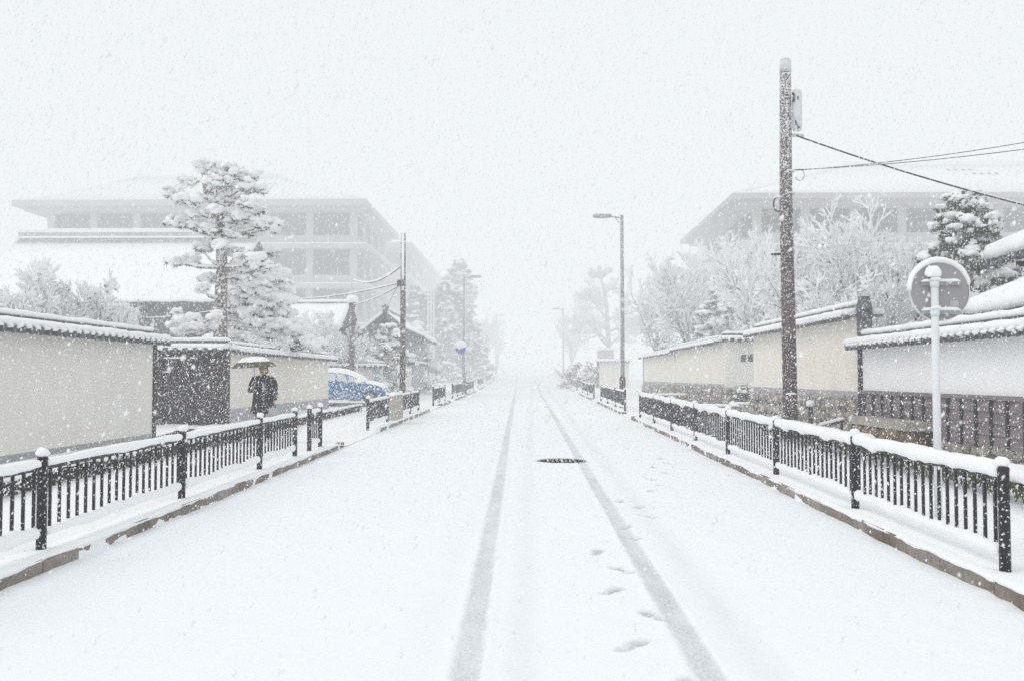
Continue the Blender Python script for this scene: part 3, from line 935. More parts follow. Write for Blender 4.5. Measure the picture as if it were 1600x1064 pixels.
def cable(label, a, b_, sag, r, snow=0., cat="cable", n=28, snow_from=0., w=None, group="overhead cables"):
    a = Vector(a); b_ = Vector(b_)
    pts = []
    for k in range(n + 1):
        q = k / n
        p_ = a.lerp(b_, q); p_.z -= sag * 4 * q * (1 - q); pts.append(p_)
    t = empty("overhead_cable", a, label, cat, group)
    mb = MB(); mb.tube(pts, r, 5); part("wire", mb, M["wire"], t, True)
    if snow:
        mb = MB()
        pp = [p_ + Vector((0, 0, r + snow * .4)) for k, p_ in enumerate(pts) if k / n >= snow_from]
        mb.tube(pp, [snow * (.7 + .5 * (nz(i * 1.7, 3, 1) + .3)) for i in range(len(pp))], 6); part("snow", mb, M["snow"], t, True)


cable("thick dark cable sloping down right from the utility pole top", at(1243, 212, 20.7), at(1720, 349, 19.5), .12, .018, .013, snow_from=.4)
cable("upper of two thin wires rising right from the brown utility pole", at(1238, 267, 20.7), at(1750, 195, 18), .12, .008, .006)
cable("lower of two thin wires rising right from the brown utility pole", at(1238, 266, 20.7), at(1750, 212, 18), .10, .008, .006)

# left thin utility pole and the short pole behind
x, y = -4.8, 35.3
z = gz(y) + PAVE; zt = at(629, 365, y).z
t = empty("utility_pole", (x, y, z), "thin grey brown utility pole on the left carrying snowy cables", "utility pole")
mb = MB(); mb.tube([(x, y, z - .1), (x, y, 4), (x, y, zt)], [.115, .105, .095], 12); part("pole", mb, M["pole_wood"], t, True)
mb = MB(); mb.tube([(x + .0, y - .08, zt - 2.2), (x, y - .08, zt)], [.05, .06], 6); part("frozen_snow", mb, M["snow"], t, True)
q = at(628, 443, y)
mb = MB(); mb.box(x - .22, x + .05, y - .14, y + .1, q.z - .12, q.z + .12); part("terminal_box", mb, M["lamp_dark"], t)
mb = MB(); snow_roll(mb, (x - .3, y - .05, zt - .35), (x + .2, y - .05, zt - .35), .1, .06, .05, .2, 6); part("arm_snow", mb, M["snow"], t, True)
x2, y2 = (549 - 826) / F_PX * 46, 46
z2 = gz(y2) + PAVE
t = empty("lantern_post", (x2, y2, z2), "shorter hazy pole with snow capped lantern left of the thin utility pole", "lantern post")
mb = MB(); mb.tube([(x2, y2, z2 - .1), (x2, y2, at(549, 482, y2).z)], .13, 10); part("pole", mb, M["pole_wood"], t, True)
zc = at(549, 470, y2).z
mb = MB(); mb.tube([(x2, y2, zc - .35), (x2, y2, zc - .1), (x2, y2, zc)], [.15, .2, .12], 10); ln = part("lantern", mb, M["lamp_dark"], t, True)
mb = MB(); mb.blob((x2, y2, zc + .06), (.30, .30, .22), 2, .12); part("snow_cap", mb, M["snow"], ln, True)
mb = MB(); mb.tube([(x2 - .02, y2, zc), (x2 - .05, y2, at(549, 442, y2).z), (x2 + .12, y2, at(553, 437, y2).z)], .045, 8); part("mast", mb, M["lamp_white"], t, True)
cable("snow thickened cable sagging left from the thin pole to the lantern mast", at(627, 416, y), at(553, 438, y2), .35, .02, .05)
cable("snowy cable running left from the thin pole across the big building front", at(627, 442, y), at(465, 468, 46), .12, .015, .03)
cable("snowy cable dropping from the thin pole to the lantern", at(627, 445, y), at(552, 477, y2), .10, .015, .035)
cable("thin wire dropping steeply from the thin pole to the gabled roof", at(625, 440, y), at(600, 488, 54), .0, .012, .02)
cable("snow coated cable in front of the old hall wall left of the big pine", at(200, 497, 40), at(345, 484, 34), .1, .012, .02)

# flag poles far left
for k, (px, tp, lab) in enumerate(((669, 417, "leftmost of three hazy white flagpoles"), (673.6, 420, "middle of three hazy white flagpoles"), (678, 424, "rightmost of three hazy white flagpoles, reaching lowest"))):
    p = at(px, tp, 72); zg = gz(72) + PAVE
    t = empty("flagpole", (p.x, 72, zg), lab + " beside the far trees on the left", "flagpole", "white flagpoles")
    mb = MB(); mb.tube([(p.x, 72, zg), (p.x, 72, p.z)], [.075, .055], 8); part("pole", mb, M["white_paint"], t, True)
    mb = MB(); mb.blob((p.x, 72, p.z + .06), (.09, .09, .09), 1, .05); part("finial", mb, M["white_paint"], t, True)

# manhole
d = 1.65 * F_PX / (718 - 578)
mx_, my_ = (877 - 826) / F_PX * d, d
zr_ = gz(my_)
t = empty("manhole_cover", (mx_, my_, zr_), "round iron manhole cover melted bare in the middle of the snowy street", "manhole cover")
mb = MB(); rings = []
for (r_, zz) in ((.455, -.02), (.45, .018), (.405, .018), (.40, .011)):
    rings.append([(mx_ + math.cos(a) * r_, my_ + math.sin(a) * r_, gz(my_) + zz - .024 + .007 * math.sin(a) * r_) for a in [k * math.pi / 24 for k in range(48)]])
mb.loft(rings, True, False); part("ring_frame", mb, M["manhole"], t, True)
mb = MB(); rings = [[(mx_ + math.cos(a) * r_, my_ + math.sin(a) * r_, gz(my_) - .010) for a in [k * math.pi / 24 for k in range(48)]] for r_ in (.398, .3, .2, .1, .01)]
mb.loft(rings, True, True)
for k in range(-4, 5):
    for j in range(-4, 5):
        if k * k + j * j < 17:
            mb.box(mx_ + k * .08 - .022, mx_ + k * .08 + .022, my_ + j * .08 - .022, my_ + j * .08 + .022, gz(my_) - .012, gz(my_) - .003)
part("lid", mb, M["manhole"], t)

# ------------------------------------------------------------------ fast mesh from arrays
def np_mesh(name, V, Q, material, smooth=True):
    V = np.asarray(V, dtype=np.float32); Q = np.asarray(Q, dtype=np.int32)
    me = bpy.data.meshes.new(name)
    me.vertices.add(len(V)); me.vertices.foreach_set("co", V.ravel())
    me.loops.add(Q.size); me.loops.foreach_set("vertex_index", Q.ravel())
    me.polygons.add(len(Q)); me.polygons.foreach_set("loop_start", (np.arange(len(Q)) * Q.shape[1]).astype(np.int32))
    if smooth:
        me.polygons.foreach_set("use_smooth", np.ones(len(Q), dtype=bool))
    me.materials.append(material)
    me.update(calc_edges=True)
    o = bpy.data.objects.new(name, me); COL.objects.link(o)
    return o


def prisms(P0, P1, r0, r1, n):
    D = P1 - P0
    D = D / np.maximum(1e-9, np.linalg.norm(D, axis=1, keepdims=True))
    A = np.where(np.abs(D[:, 2:3]) < .9, np.array([[0, 0, 1.]]), np.array([[1., 0, 0]]))
    E1 = np.cross(D, A); E1 /= np.linalg.norm(E1, axis=1, keepdims=True)
    E2 = np.cross(D, E1)
    V = []
    for k in range(n):
        a = 2 * math.pi * k / n + math.pi / 2
        o = E1 * math.cos(a) + E2 * math.sin(a)
        V.append(P0 + o * r0[:, None]); V.append(P1 + o * r1[:, None])
    V = np.stack(V, 1)
    N = len(P0); b = (np.arange(N) * 2 * n)[:, None]
    Q = np.concatenate([b + np.array([[2 * k, 2 * k + 1, (2 * k + 3) % (2 * n), (2 * k + 2) % (2 * n)]]) for k in range(n)], 0)
    return V.reshape(-1, 3), Q


def branches(parent, segs, wood_mat, snow, name="branches"):
    """segs: (p0, p1, r0, r1); twigs carry a line of snow on their upper side"""
    P0 = np.array([s[0] for s in segs]); P1 = np.array([s[1] for s in segs])
    r0 = np.array([s[2] for s in segs]); r1 = np.array([s[3] for s in segs])
    off = np.array(tuple(W[parent.name]))
    V, Q = prisms(P0 - off, P1 - off, r0, r1, 5)
    o = np_mesh(name, V, Q, wood_mat); o.parent = parent; W[o.name] = W[parent.name]
    D = P1 - P0; L = np.maximum(1e-9, np.linalg.norm(D, axis=1)); h = np.sqrt(np.maximum(0, 1 - (D[:, 2] / L) ** 2))
    k = .30 + .70 * h
    g = np.random.RandomState(len(segs)).uniform(.7, 1.3, len(segs))
    s0 = (np.minimum(r0, .05) * .75 + snow) * k * g; s1 = (np.minimum(r1, .05) * .75 + snow) * k * g
    up = np.stack([np.zeros_like(h), np.zeros_like(h), np.ones_like(h)], 1)
    jit = np.random.RandomState(len(segs) + 1).normal(0, .15, P0.shape)
    lift = (up * (.35 + .65 * h)[:, None] + jit * .5)
    V, Q = prisms(P0 - off + lift * (r0 * .9 + s0 * .75)[:, None], P1 - off + lift * (r1 * .9 + s1 * .75)[:, None], s0, s1, 4)
    o2 = np_mesh("branch_snow", V, Q, M["snow"]); o2.parent = parent; W[o2.name] = W[parent.name]
    return o, o2


def grow(out, p, d, L, r, lev, kids, rr, trop, ang, maxlev, wig=.14):
    n = max(2, int(round(L / (.22 if lev >= 2 else .35))))
    n = min(n, 9)
    st = L / n
    pts = [(p.copy(), d.copy(), r)]
    for i in range(n):
        d = (d + Vector((rr.gauss(0, wig), rr.gauss(0, wig), rr.gauss(0, wig) + trop))).normalized()
        p2 = p + d * st
        ra = r * (1 - .65 * i / n); rb = r * (1 - .65 * (i + 1) / n)
        out.append((tuple(p), tuple(p2), ra, rb))
        p = p2
        pts.append((p.copy(), d.copy(), rb))
    if lev >= maxlev:
        return
    nk = kids[lev]
    for k in range(nk):
        q = .22 + .78 * (k + rr.random()) / nk
        i = min(n, max(1, int(q * n)))
        pp, dd, r_ = pts[i]
        ax = dd.cross(Vector((rr.gauss(0, 1), rr.gauss(0, 1), rr.gauss(0, 1)))).normalized()
        nd = Matrix.Rotation(R(rr.uniform(*ang)), 3, ax) @ dd
        grow(out, pp, nd, L * rr.uniform(.40, .66) * (1.12 - .40 * q), max(.003, min(r_ * .6, r * .45)), lev + 1, kids, rr, trop, ang, maxlev, wig)


def bare_tree(label, base, H, seed, kids=(7, 6, 4), limbs=6, lean=.6, trunk=.12, trop=.05, snow=.016, name="bare_tree", cat="bare tree", group=None, th=.25, ang=(22, 50), limb_len=None, wood="bark", minr=.003, wig=.09, width=None):
    rr = random.Random(seed)
    base = Vector(base)
    t = empty(name, base, label, cat, group)
    segs = []
    hh = H * th
    mb = MB()
    p = base.copy(); pts = [base + Vector((0, 0, -.2))]
    for k in range(5):
        pts.append(base + Vector((rr.uniform(-.06, .06) * hh, rr.uniform(-.06, .06) * hh, hh * (k + 1) / 5)))
    mb.tube(pts, [trunk * (1.25 - .09 * k) for k in range(6)], 8)
    part("trunk", mb, M[wood], t, True)
    top = pts[-1]
    LL = limb_len or H * .42
    for k in range(limbs):
        a = 6.283 * (k + rr.uniform(-.3, .3)) / limbs
        s = lean * rr.uniform(.5, 1.15)
        d = Vector((math.cos(a) * s, math.sin(a) * s, 1)).normalized()
        st = pts[rr.choice([3, 4, 5, 5])]
        grow(segs, Vector(st), d, LL * rr.uniform(.75, 1.1), trunk * .55, 0, kids, rr, trop, ang, len(kids), wig)
    zs = sorted(s_[1][2] for s_ in segs); zm = zs[int(len(zs) * .992)]
    rs_ = sorted(math.hypot(s_[1][0] - base.x, s_[1][1] - base.y) for s_ in segs); rm = rs_[int(len(rs_) * .95)]
    zb = base.z + hh * .6
    kz = (base.z + H - zb) / max(.1, zm - zb); kr = (width / rm) if width else kz

    def sc(p_):
        return (base.x + (p_[0] - base.x) * kr, base.y + (p_[1] - base.y) * kr, zb + (p_[2] - zb) * kz)
    segs = [(sc(a_), sc(b_), c_, d_) for a_, b_, c_, d_ in segs]
    if minr > .004:
        segs = [(a_, b_, max(c_, minr), max(d_, minr)) for a_, b_, c_, d_ in segs]
    branches(t, segs, M[wood], snow)
    return t, segs


class Acc:
    """collects many small triangles / blobs as arrays"""
    def __init__(s):
        s.V = []; s.F = []; s.n = 0

    def tri(s, a, b_, c):
        s.V += [a, b_, c]; s.F.append((s.n, s.n + 1, s.n + 2)); s.n += 3


def tuft(A, c, r, n, w, rr, up=.35):
    for _ in range(n):
        d = Vector((rr.gauss(0, 1), rr.gauss(0, 1), rr.gauss(0, .7) + up)).normalized()
        s = d.cross(Vector((rr.gauss(0, 1), rr.gauss(0, 1), rr.gauss(0, 1)))).normalized() * w
        L = r * rr.uniform(.6, 1.15)
        p = c + d * r * .1
        A.tri(tuple(p - s), tuple(p + s), tuple(c + d * L))


def leaves(A, c, r, n, w, rr):
    for _ in range(n):
        d = Vector((rr.gauss(0, 1), rr.gauss(0, 1), rr.gauss(0, 1))).normalized()
        p = c + Vector((d.x * r, d.y * r, d.z * r * .8)) * rr.uniform(.5, 1.1)
        a = Vector((rr.gauss(0, 1), rr.gauss(0, 1), rr.gauss(0, .6))).normalized() * w
        b_ = a.cross(d).normalized() * w * .5
        A.tri(tuple(p - a), tuple(p + b_), tuple(p + a)); A.tri(tuple(p - a), tuple(p + a), tuple(p - b_))


def clump_crown(t, clumps, mode, leafm, rr, nleaf, w, sprob=.85, sscale=(.8, .42), slift=.25, snow_sub=1, names=("foliage", "snow")):
    A = Acc(); S = MB()
    for cc in clumps:
        c, r = Vector(cc[0]), cc[1]
        pr = sprob if len(cc) < 3 else (min(1, sprob * 1.15) if cc[2] > -.1 else sprob * .45)
        if mode == "needle":
            tuft(A, c, r, nleaf, w, rr)
        else:
            leaves(A, c, r, nleaf, w, rr)
        if rr.random() < pr:
            k = r * sscale[0] * rr.uniform(.75, 1.2)
            S.blob(c + Vector((rr.uniform(-.2, .2) * r, rr.uniform(-.2, .2) * r, r * slift)), (k, k, r * sscale[1] * rr.uniform(.7, 1.25)), snow_sub, .35, rr)
    off = np.array(tuple(W[t.name]))
    if A.F:
        o = np_mesh(names[0], np.array(A.V) - off, A.F, M[leafm], False); o.parent = t; W[o.name] = W[t.name]
    part(names[1], S, M["snow"], t, True)


# ------------------------------------------------------------------ big garden pine, pads read from the photograph
def zp(cx, cy):
    return 230 + cx / 3.327, 240 + cy / 3.327


PADS = [(300, 75, 80, 50), (395, 75, 110, 60), (430, 100, 60, 50), (205, 145, 60, 40), (360, 150, 110, 60), (430, 170, 110, 70), (520, 120, 100, 60), (500, 170, 80, 60), (560, 190, 110, 60), (130, 210, 120, 45), (215, 240, 110, 60), (290, 235, 100, 50), (380, 250, 110, 60), (460, 250, 120, 60), (530, 265, 90, 50), (580, 295, 80, 50), (270, 315, 100, 50), (340, 310, 80, 40), (470, 315, 100, 40), (470, 350, 100, 30), (150, 360, 130, 55), (230, 370, 110, 60), (310, 400, 100, 50), (410, 420, 160, 60), (520, 410, 100, 50), (610, 370, 100, 70), (660, 380, 70, 80), (390, 480, 80, 60), (290, 500, 90, 45), (655, 520, 80, 40), (160, 560, 110, 60), (240, 550, 80, 40), (460, 520, 100, 50), (540, 540, 140, 60), (600, 590, 120, 70), (330, 655, 130, 60), (290, 700, 70, 70), (450, 640, 120, 70)]
PADS2 = [(540, 640, 160, 70), (640, 640, 120, 80), (560, 700, 200, 80), (690, 700, 120, 70), (460, 700, 100, 70), (500, 760, 160, 80), (640, 770, 180, 80), (720, 760, 80, 70), (450, 800, 120, 80), (560, 830, 180, 80), (680, 840, 180, 80), (420, 880, 120, 80), (600, 900, 160, 80), (720, 900, 140, 80), (480, 930, 140, 70), (680, 960, 160, 70), (800, 930, 120, 70), (830, 980, 140, 60), (560, 960, 120, 60), (380, 960, 100, 60), (760, 1000, 140, 60), (520, 1000, 160, 60), (640, 1010, 160, 60), (870, 1000, 90, 50), (510, 590, 100, 50)]
PADS3 = [(180, 850, 120, 80), (140, 890, 70, 50), (230, 890, 90, 60), (190, 930, 80, 40), (250, 850, 60, 50), (300, 900, 60, 40), (340, 850, 90, 60), (345, 900, 70, 60)]


def pads_to_clumps(pads, Y, rr, dens, tr, spread):
    out = []; cents = []
    for (cx, cy, w, h) in pads:
        px, py = zp(cx, cy)
        y = Y + rr.uniform(-spread, spread)
        c = at(px, py, y)
        hw = w / 3.327 / 2 * y / F_PX; hh = h / 3.327 / 2 * y / F_PX
        cents.append((c, hw))
        for _ in range(int(dens * (hw * hh * 60 + 5))):
            a = rr.uniform(0, 6.283); q = math.sqrt(rr.random())
            out.append((c + Vector((math.cos(a) * q * hw, math.sin(a) * q * hw * .9, rr.uniform(-.9, .8) * hh * (1 - .4 * q) + .10 * nz(a * .8, cx * .1, cy * .1))), tr * rr.uniform(.75, 1.2)))
    return out, cents


def pine(label, pads, Y, trunk_px, r0, r1, seed, dens, tr, spread, nleaf, limb=True, cat="pine tree"):
    rr = random.Random(seed)
    pts = [at(px, py, Y) for px, py in trunk_px]
    base = Vector((pts[0].x, Y, gz(Y) + PAVE))
    t = empty("pine_tree", base, label, cat)
    mb = MB()
    P = [base + Vector((0, 0, -.1))] + pts
    n = len(P)
    mb.tube(P, [r0 + (r1 - r0) * k / (n - 1) for k in range(n)], 10)
    cl, cents = pads_to_clumps(pads, Y, rr, dens, tr, spread)
    segs = []
    if limb:
        for c, hw in cents:
            target = c.z - .15 - .1 * abs(c.x - P[0].x)
            best = min(P[1:], key=lambda q: abs(q.z - target) + .2 * abs(q.x - c.x))
            mid = best.lerp(c, .55) + Vector((rr.uniform(-.08, .08), rr.uniform(-.05, .05), -.10 + rr.uniform(-.08, .05)))
            end = c + Vector((0, 0, -.05))
            r = .014 + .012 * min(1.5, (c - best).length)
            segs += [(tuple(best), tuple(mid), r * 1.3, r), (tuple(mid), tuple(end), r, r * .5)]
            for _ in range(3):
                e2 = c + Vector((rr.uniform(-1, 1) * hw * .9, rr.uniform(-1, 1) * hw * .6, rr.uniform(-.05, .1)))
                segs.append((tuple(mid.lerp(end, .7)), tuple(e2), r * .45, r * .25))
    part("trunk", mb, M["pine_bark"], t, True)
    if segs:
        branches(t, segs, M["pine_bark"], .03)
    clump_crown(t, cl, "needle", "needle", rr, nleaf, .014, .97, (.90, .50), .30)
    return t


pine("tall cloud pruned pine with snowy pads rising above the cream wall", PADS, 30, [(344, 530), (345, 470), (347, 420), (345, 370), (344, 335), (338, 310), (322, 300), (318, 280), (324, 262)], .25, .05, 41, 1.5, .20, 1.1, 56)
pine("bushy snow laden pine filling the space right of the tall garden pine", PADS2, 32.5, [(398, 545), (397, 520), (400, 490), (402, 450), (398, 420)], .16, .04, 42, 1.6, .25, 1.0, 54)
pine("small pruned evergreen left of the big pine trunk, over the dark gate roof", PADS3, 27.5, [(290, 530), (291, 524), (288, 512), (285, 500)], .07, .03, 43, 1.1, .17, .4, 26)

# ------------------------------------------------------------------ bare trees and shrubs
def gpt(px, Y):
    p = at(px, 588, Y)
    return Vector((p.x, Y, gz(Y) + PAVE))


def H_of(py, Y):
    return at(826, py, Y).z - gz(Y) - PAVE


G_LS = "bare shrubs behind the long left wall"
bare_tree("snowy bare shrub at the far left edge above the long cream wall", gpt(18, 18.5), H_of(405, 18.5), 51, (7, 6, 3), 7, .75, .05, .04, 0.0232, "bare_shrub", "bare shrub", G_LS, .38, limb_len=1.5, width=0.95)
bare_tree("wide snowy bare shrub in front of the huge snowy roof, second from the left edge", gpt(90, 19.5), H_of(432, 19.5), 52, (7, 6, 3), 8, .9, .05, .03, 0.0232, "bare_shrub", "bare shrub", G_LS, .40, limb_len=1.45, width=1.0)
bare_tree("snowy bare shrub just left of the upright pruned stems", gpt(152, 20), H_of(440, 20), 53, (7, 6, 3), 8, .85, .05, .03, 0.0232, "bare_shrub", "bare shrub", G_LS, .40, limb_len=1.4, width=0.85)
bare_tree("low snowy bare shrub over the wall end, behind the pruned stems", gpt(196, 21), H_of(462, 21), 58, (7, 5, 3), 8, .9, .05, .03, 0.0232, "bare_shrub", "bare shrub", G_LS, .4, limb_len=1.3, width=.7)
bare_tree("sparse pruned stems with brownish bark standing over the end of the long left wall", gpt(218, 22), H_of(468, 22), 54, (3, 1), 7, .45, .05, .10, .016, "pruned_shrub", "pruned shrub", None, .45, limb_len=1.35, wood="pine_bark", minr=.012, wig=.1, width=0.6)
bare_tree("feathery snow covered shrub between the bushy pine and the lantern post", gpt(492, 43), H_of(488, 43), 55, (7, 6, 3), 8, .8, .08, .03, 0.0386, "bare_tree", "bare tree", None, .3, limb_len=2.2, width=1.3)
bare_tree("snow covered bare tree directly left of the gabled gatehouse roof", gpt(540, 47), H_of(505, 47), 56, (7, 6, 3), 8, .9, .08, .02, 0.0386, "bare_tree", "bare tree", None, .3, limb_len=2.0, width=1.3)
bare_tree("snowy leafless tree in front of the gabled gatehouse", gpt(592, 52), H_of(518, 52), 57, (7, 6, 3), 8, .9, .08, .02, 0.0412, "bare_tree", "bare tree", None, .3, limb_len=2.0, width=1.2)

# right: cherry trees behind the walls
G_RC = "bare trees behind the right garden walls"
bare_tree("tallest spiky bare tree right of the utility pole, its tip above the far roof", gpt(1345, 31), H_of(315, 31), 61, (8, 6, 3), 7, .42, .12, .05, 0.0309, "bare_tree", "bare tree", G_RC, .30, limb_len=3.2, ang=(25, 50), wig=.07, width=1.9)
bare_tree("broad snow covered bare tree directly left of the brown utility pole", gpt(1192, 42), H_of(366, 42), 62, (8, 6, 3), 8, .75, .12, .03, 0.0386, "bare_tree", "bare tree", G_RC, .30, limb_len=2.9, width=2.1)
bare_tree("rounded snowy bare tree directly right of the brown utility pole", gpt(1268, 33), H_of(372, 33), 63, (8, 6, 3), 8, .75, .12, .03, 0.0347, "bare_tree", "bare tree", G_RC, .30, limb_len=2.6, width=1.8)
bare_tree("dense snowy bare tree just left of the dark green evergreen", gpt(1425, 30), H_of(385, 30), 64, (8, 6, 3), 8, .75, .11, .03, 0.0335, "bare_tree", "bare tree", G_RC, .30, limb_len=2.4, width=1.5)
bare_tree("low snowy shrub behind the white wall, left of the round sign", gpt(1395, 24.5), H_of(430, 24.5), 65, (7, 6, 3), 8, .9, .06, .02, 0.0309, "bare_shrub", "bare shrub", None, .32, limb_len=1.5, width=1.1)
bare_tree("low snowy shrub over the coping of the tallest cream wall", gpt(1300, 28), H_of(440, 28), 66, (7, 6, 3), 9, 1.1, .06, .01, 0.0309, "bare_shrub", "bare shrub", None, .36, limb_len=1.7, width=1.8)
bare_tree("low snowy shrub left of the brown pole above the wall recess", gpt(1205, 42), H_of(452, 42), 67, (7, 6, 3), 9, 1.1, .06, .01, 0.0361, "bare_shrub", "bare shrub", None, .36, limb_len=1.9, width=1.5)
bare_tree("hazy bare tree left of the round snowy conifer, crown reaching the far eave", gpt(1075, 55), H_of(392, 55), 68, (8, 6, 3), 8, .7, .16, .03, 0.0489, "bare_tree", "bare tree", G_RC, .25, limb_len=4.0, minr=.007, width=2.3)
bare_tree("hazy bare tree over the far end of the right cream wall", gpt(1030, 62), H_of(425, 62), 69, (8, 6, 3), 8, .75, .16, .03, 0.0515, "bare_tree", "bare tree", G_RC, .25, limb_len=3.6, minr=.007, width=2.5)
bare_tree("pale bare tree between the two hazy trees and the big eave on the right", gpt(1120, 58), H_of(360, 58) * .9, 74, (8, 6, 3), 8, .75, .16, .03, 0.0515, "bare_tree", "bare tree", G_RC, .25, limb_len=3.8, minr=.007, width=2.2)

# far thick-trunked tree on the right
rr = random.Random(70)
Yf = 100
t = empty("old_tree", gpt(952, Yf), "hazy old tree with a thick leaning broken trunk left of the right street lamp", "old tree")
tp = [gpt(955, Yf), at(952, 560, Yf), at(950, 520, Yf), at(948, 480, Yf), at(943, 450, Yf), at(938, 434, Yf)]
mb = MB(); mb.tube(tp, [.34, .29, .25, .21, .17, .12], 10); part("trunk", mb, M["bark"], t, True)
segs = []
for (sxp, syp, dx, dy, L) in ((951, 540, -1, .25, 5.5), (951, 535, -.9, .8, 4.5), (949, 500, -.8, .7, 4.0), (948, 480, -.7, .6, 3.2), (951, 540, .8, .5, 3.5), (950, 520, .8, .6, 3.), (945, 460, .5, .9, 2.0), (940, 437, -.5, .5, 1.6), (939, 436, .6, .7, 1.5), (938, 435, 0, 1, 1.2), (949, 500, .9, .4, 2.6), (950, 515, -.9, .2, 4.)):
    grow(segs, at(sxp, syp, Yf), Vector((dx, rr.uniform(-.5, .5), dy)).normalized(), L, .13, 0, (8, 6, 4), rr, .02, (25, 65), 3, .16)
segs = [(a_, b_, max(c_, .012), max(d_, .012)) for a_, b_, c_, d_ in segs]
branches(t, segs, M["bark"], .04)
bare_tree("faint bare tree farthest down the right side by the barely visible lamp", gpt(893, 118), H_of(470, 118), 71, (7, 6, 3), 8, .6, .2, .03, 0.0575, "bare_tree", "bare tree", None, .25, minr=.01, width=2.0)
bare_tree("faint bare tree down the left side, right of the hazy left street lamp", gpt(762, 118), H_of(495, 118), 72, (7, 6, 3), 8, .6, .15, .03, 0.0575, "bare_tree", "bare tree", None, .25, minr=.01, width=1.8)
bare_tree("faintest bare tree on the left, at the vanishing end of the railings", gpt(778, 138), H_of(510, 138), 73, (7, 6, 3), 8, .6, .15, .03, 0.0575, "bare_tree", "bare tree", None, .25, minr=.01, width=1.7)

# ------------------------------------------------------------------ snowy evergreens
def evergreen(label, base, H, Rad, seed, n, tr, leafm, mode="leaf", nleaf=26, w=.05, profile=lambda q: (1 - q) ** .8, trunk=.12, sprob=.8, sscale=(.95, .6), slift=.35, name="evergreen_tree", cat="evergreen tree", group=None, bottom=.05):
    rr = random.Random(seed)
    base = Vector(base)
    t = empty(name, base, label, cat, group)
    mb = MB(); mb.tube([base + Vector((0, 0, -.1)), base + Vector((0, 0, H * .5)), base + Vector((0, 0, H * .95))], [trunk, trunk * .7, .02], 8)
    for k in range(14):
        a = k * 2.4; q = bottom + (1 - bottom) * (k + .5) / 14
        mb.tube([base + Vector((0, 0, H * q * .92)), base + Vector((math.cos(a), math.sin(a), .25)) * Rad * profile(q) * .8 + Vector((0, 0, H * q * .92))], [trunk * .3, .01], 5)
    part("trunk", mb, M["bark"], t, True)
    cl = []
    nb = max(16, n // 14)
    for bi in range(nb):
        q = bottom + (1 - bottom) * ((bi + rr.random()) / nb) ** 1.1
        a = bi * 2.39996 + rr.uniform(-.5, .5)
        r = Rad * profile(q) * rr.uniform(.62, 1.0)
        size = Rad * rr.uniform(.16, .27) * (.65 + .35 * profile(q))
        bc = base + Vector((math.cos(a) * r, math.sin(a) * r, H * q - .14 * r))
        for _ in range(n // nb):
            o_ = Vector((rr.gauss(0, .55), rr.gauss(0, .55), rr.gauss(0, .42)))
            droop_ = -.25 * max(0, o_.x * math.cos(a) + o_.y * math.sin(a))
            cl.append((bc + Vector((o_.x, o_.y, o_.z + droop_)) * size, tr * rr.uniform(.6, 1.2) * (.8 + .2 * (1 - q)), o_.z))
    clump_crown(t, cl, mode, leafm, rr, nleaf, w, sprob, sscale, slift)
    return t


evergreen("dark green evergreen hung with heavy snow lumps behind the round sign", gpt(1512, 25), H_of(303, 25) - .1, 1.85, 81, 620, .24, "leaf", nleaf=64, w=.046, profile=lambda q: min(1., (1.03 - q) * 2.1), sprob=.86, sscale=(.85, .55), slift=.5, bottom=.25)
evergreen("round snow mounded conifer over the middle of the right cream wall", gpt(1138, 50), H_of(420, 50), 2.0, 82, 620, .30, "needle", nleaf=34, w=.05, profile=lambda q: min(1., (1.05 - q) * 1.8) ** .7, sprob=.85, sscale=(.95, .5), slift=.35, bottom=.25)
evergreen("small snowy evergreen beside the gatehouse, left of the thin utility pole", gpt(608, 50), H_of(505, 50), 1.3, 83, 220, .28, "needle", nleaf=30, w=.05, profile=lambda q: min(1., (1.05 - q) * 1.4) ** .7, sprob=.85, bottom=.1)
evergreen("snow heaped evergreen right of the thin utility pole", gpt(647, 62), H_of(505, 62), 1.6, 84, 240, .32, "needle", nleaf=26, w=.06, profile=lambda q: min(1., (1.05 - q) * 1.4) ** .7, sprob=.85, bottom=.1)
G_LE = "hazy evergreens on the left"
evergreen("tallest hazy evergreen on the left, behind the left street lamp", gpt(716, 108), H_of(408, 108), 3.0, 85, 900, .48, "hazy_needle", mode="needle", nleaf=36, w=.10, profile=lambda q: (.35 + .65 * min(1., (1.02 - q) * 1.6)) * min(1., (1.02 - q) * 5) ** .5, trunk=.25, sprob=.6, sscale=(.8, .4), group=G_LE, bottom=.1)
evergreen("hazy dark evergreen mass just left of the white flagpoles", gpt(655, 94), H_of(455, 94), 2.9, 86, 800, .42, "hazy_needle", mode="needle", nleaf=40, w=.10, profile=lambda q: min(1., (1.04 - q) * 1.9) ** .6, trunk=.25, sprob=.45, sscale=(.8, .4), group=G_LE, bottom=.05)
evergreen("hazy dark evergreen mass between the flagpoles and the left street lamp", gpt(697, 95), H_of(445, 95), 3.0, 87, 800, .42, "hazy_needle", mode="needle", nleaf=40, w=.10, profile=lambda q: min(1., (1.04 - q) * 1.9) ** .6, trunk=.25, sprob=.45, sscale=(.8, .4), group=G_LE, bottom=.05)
evergreen("lower hazy evergreen right of the left street lamp, near the blue sign", gpt(738, 104), H_of(520, 104), 2.1, 88, 420, .36, "hazy_needle", mode="needle", nleaf=34, w=.09, profile=lambda q: min(1., (1.04 - q) * 1.9) ** .6, trunk=.2, sprob=.6, sscale=(.8, .4), group=G_LE, bottom=.05)
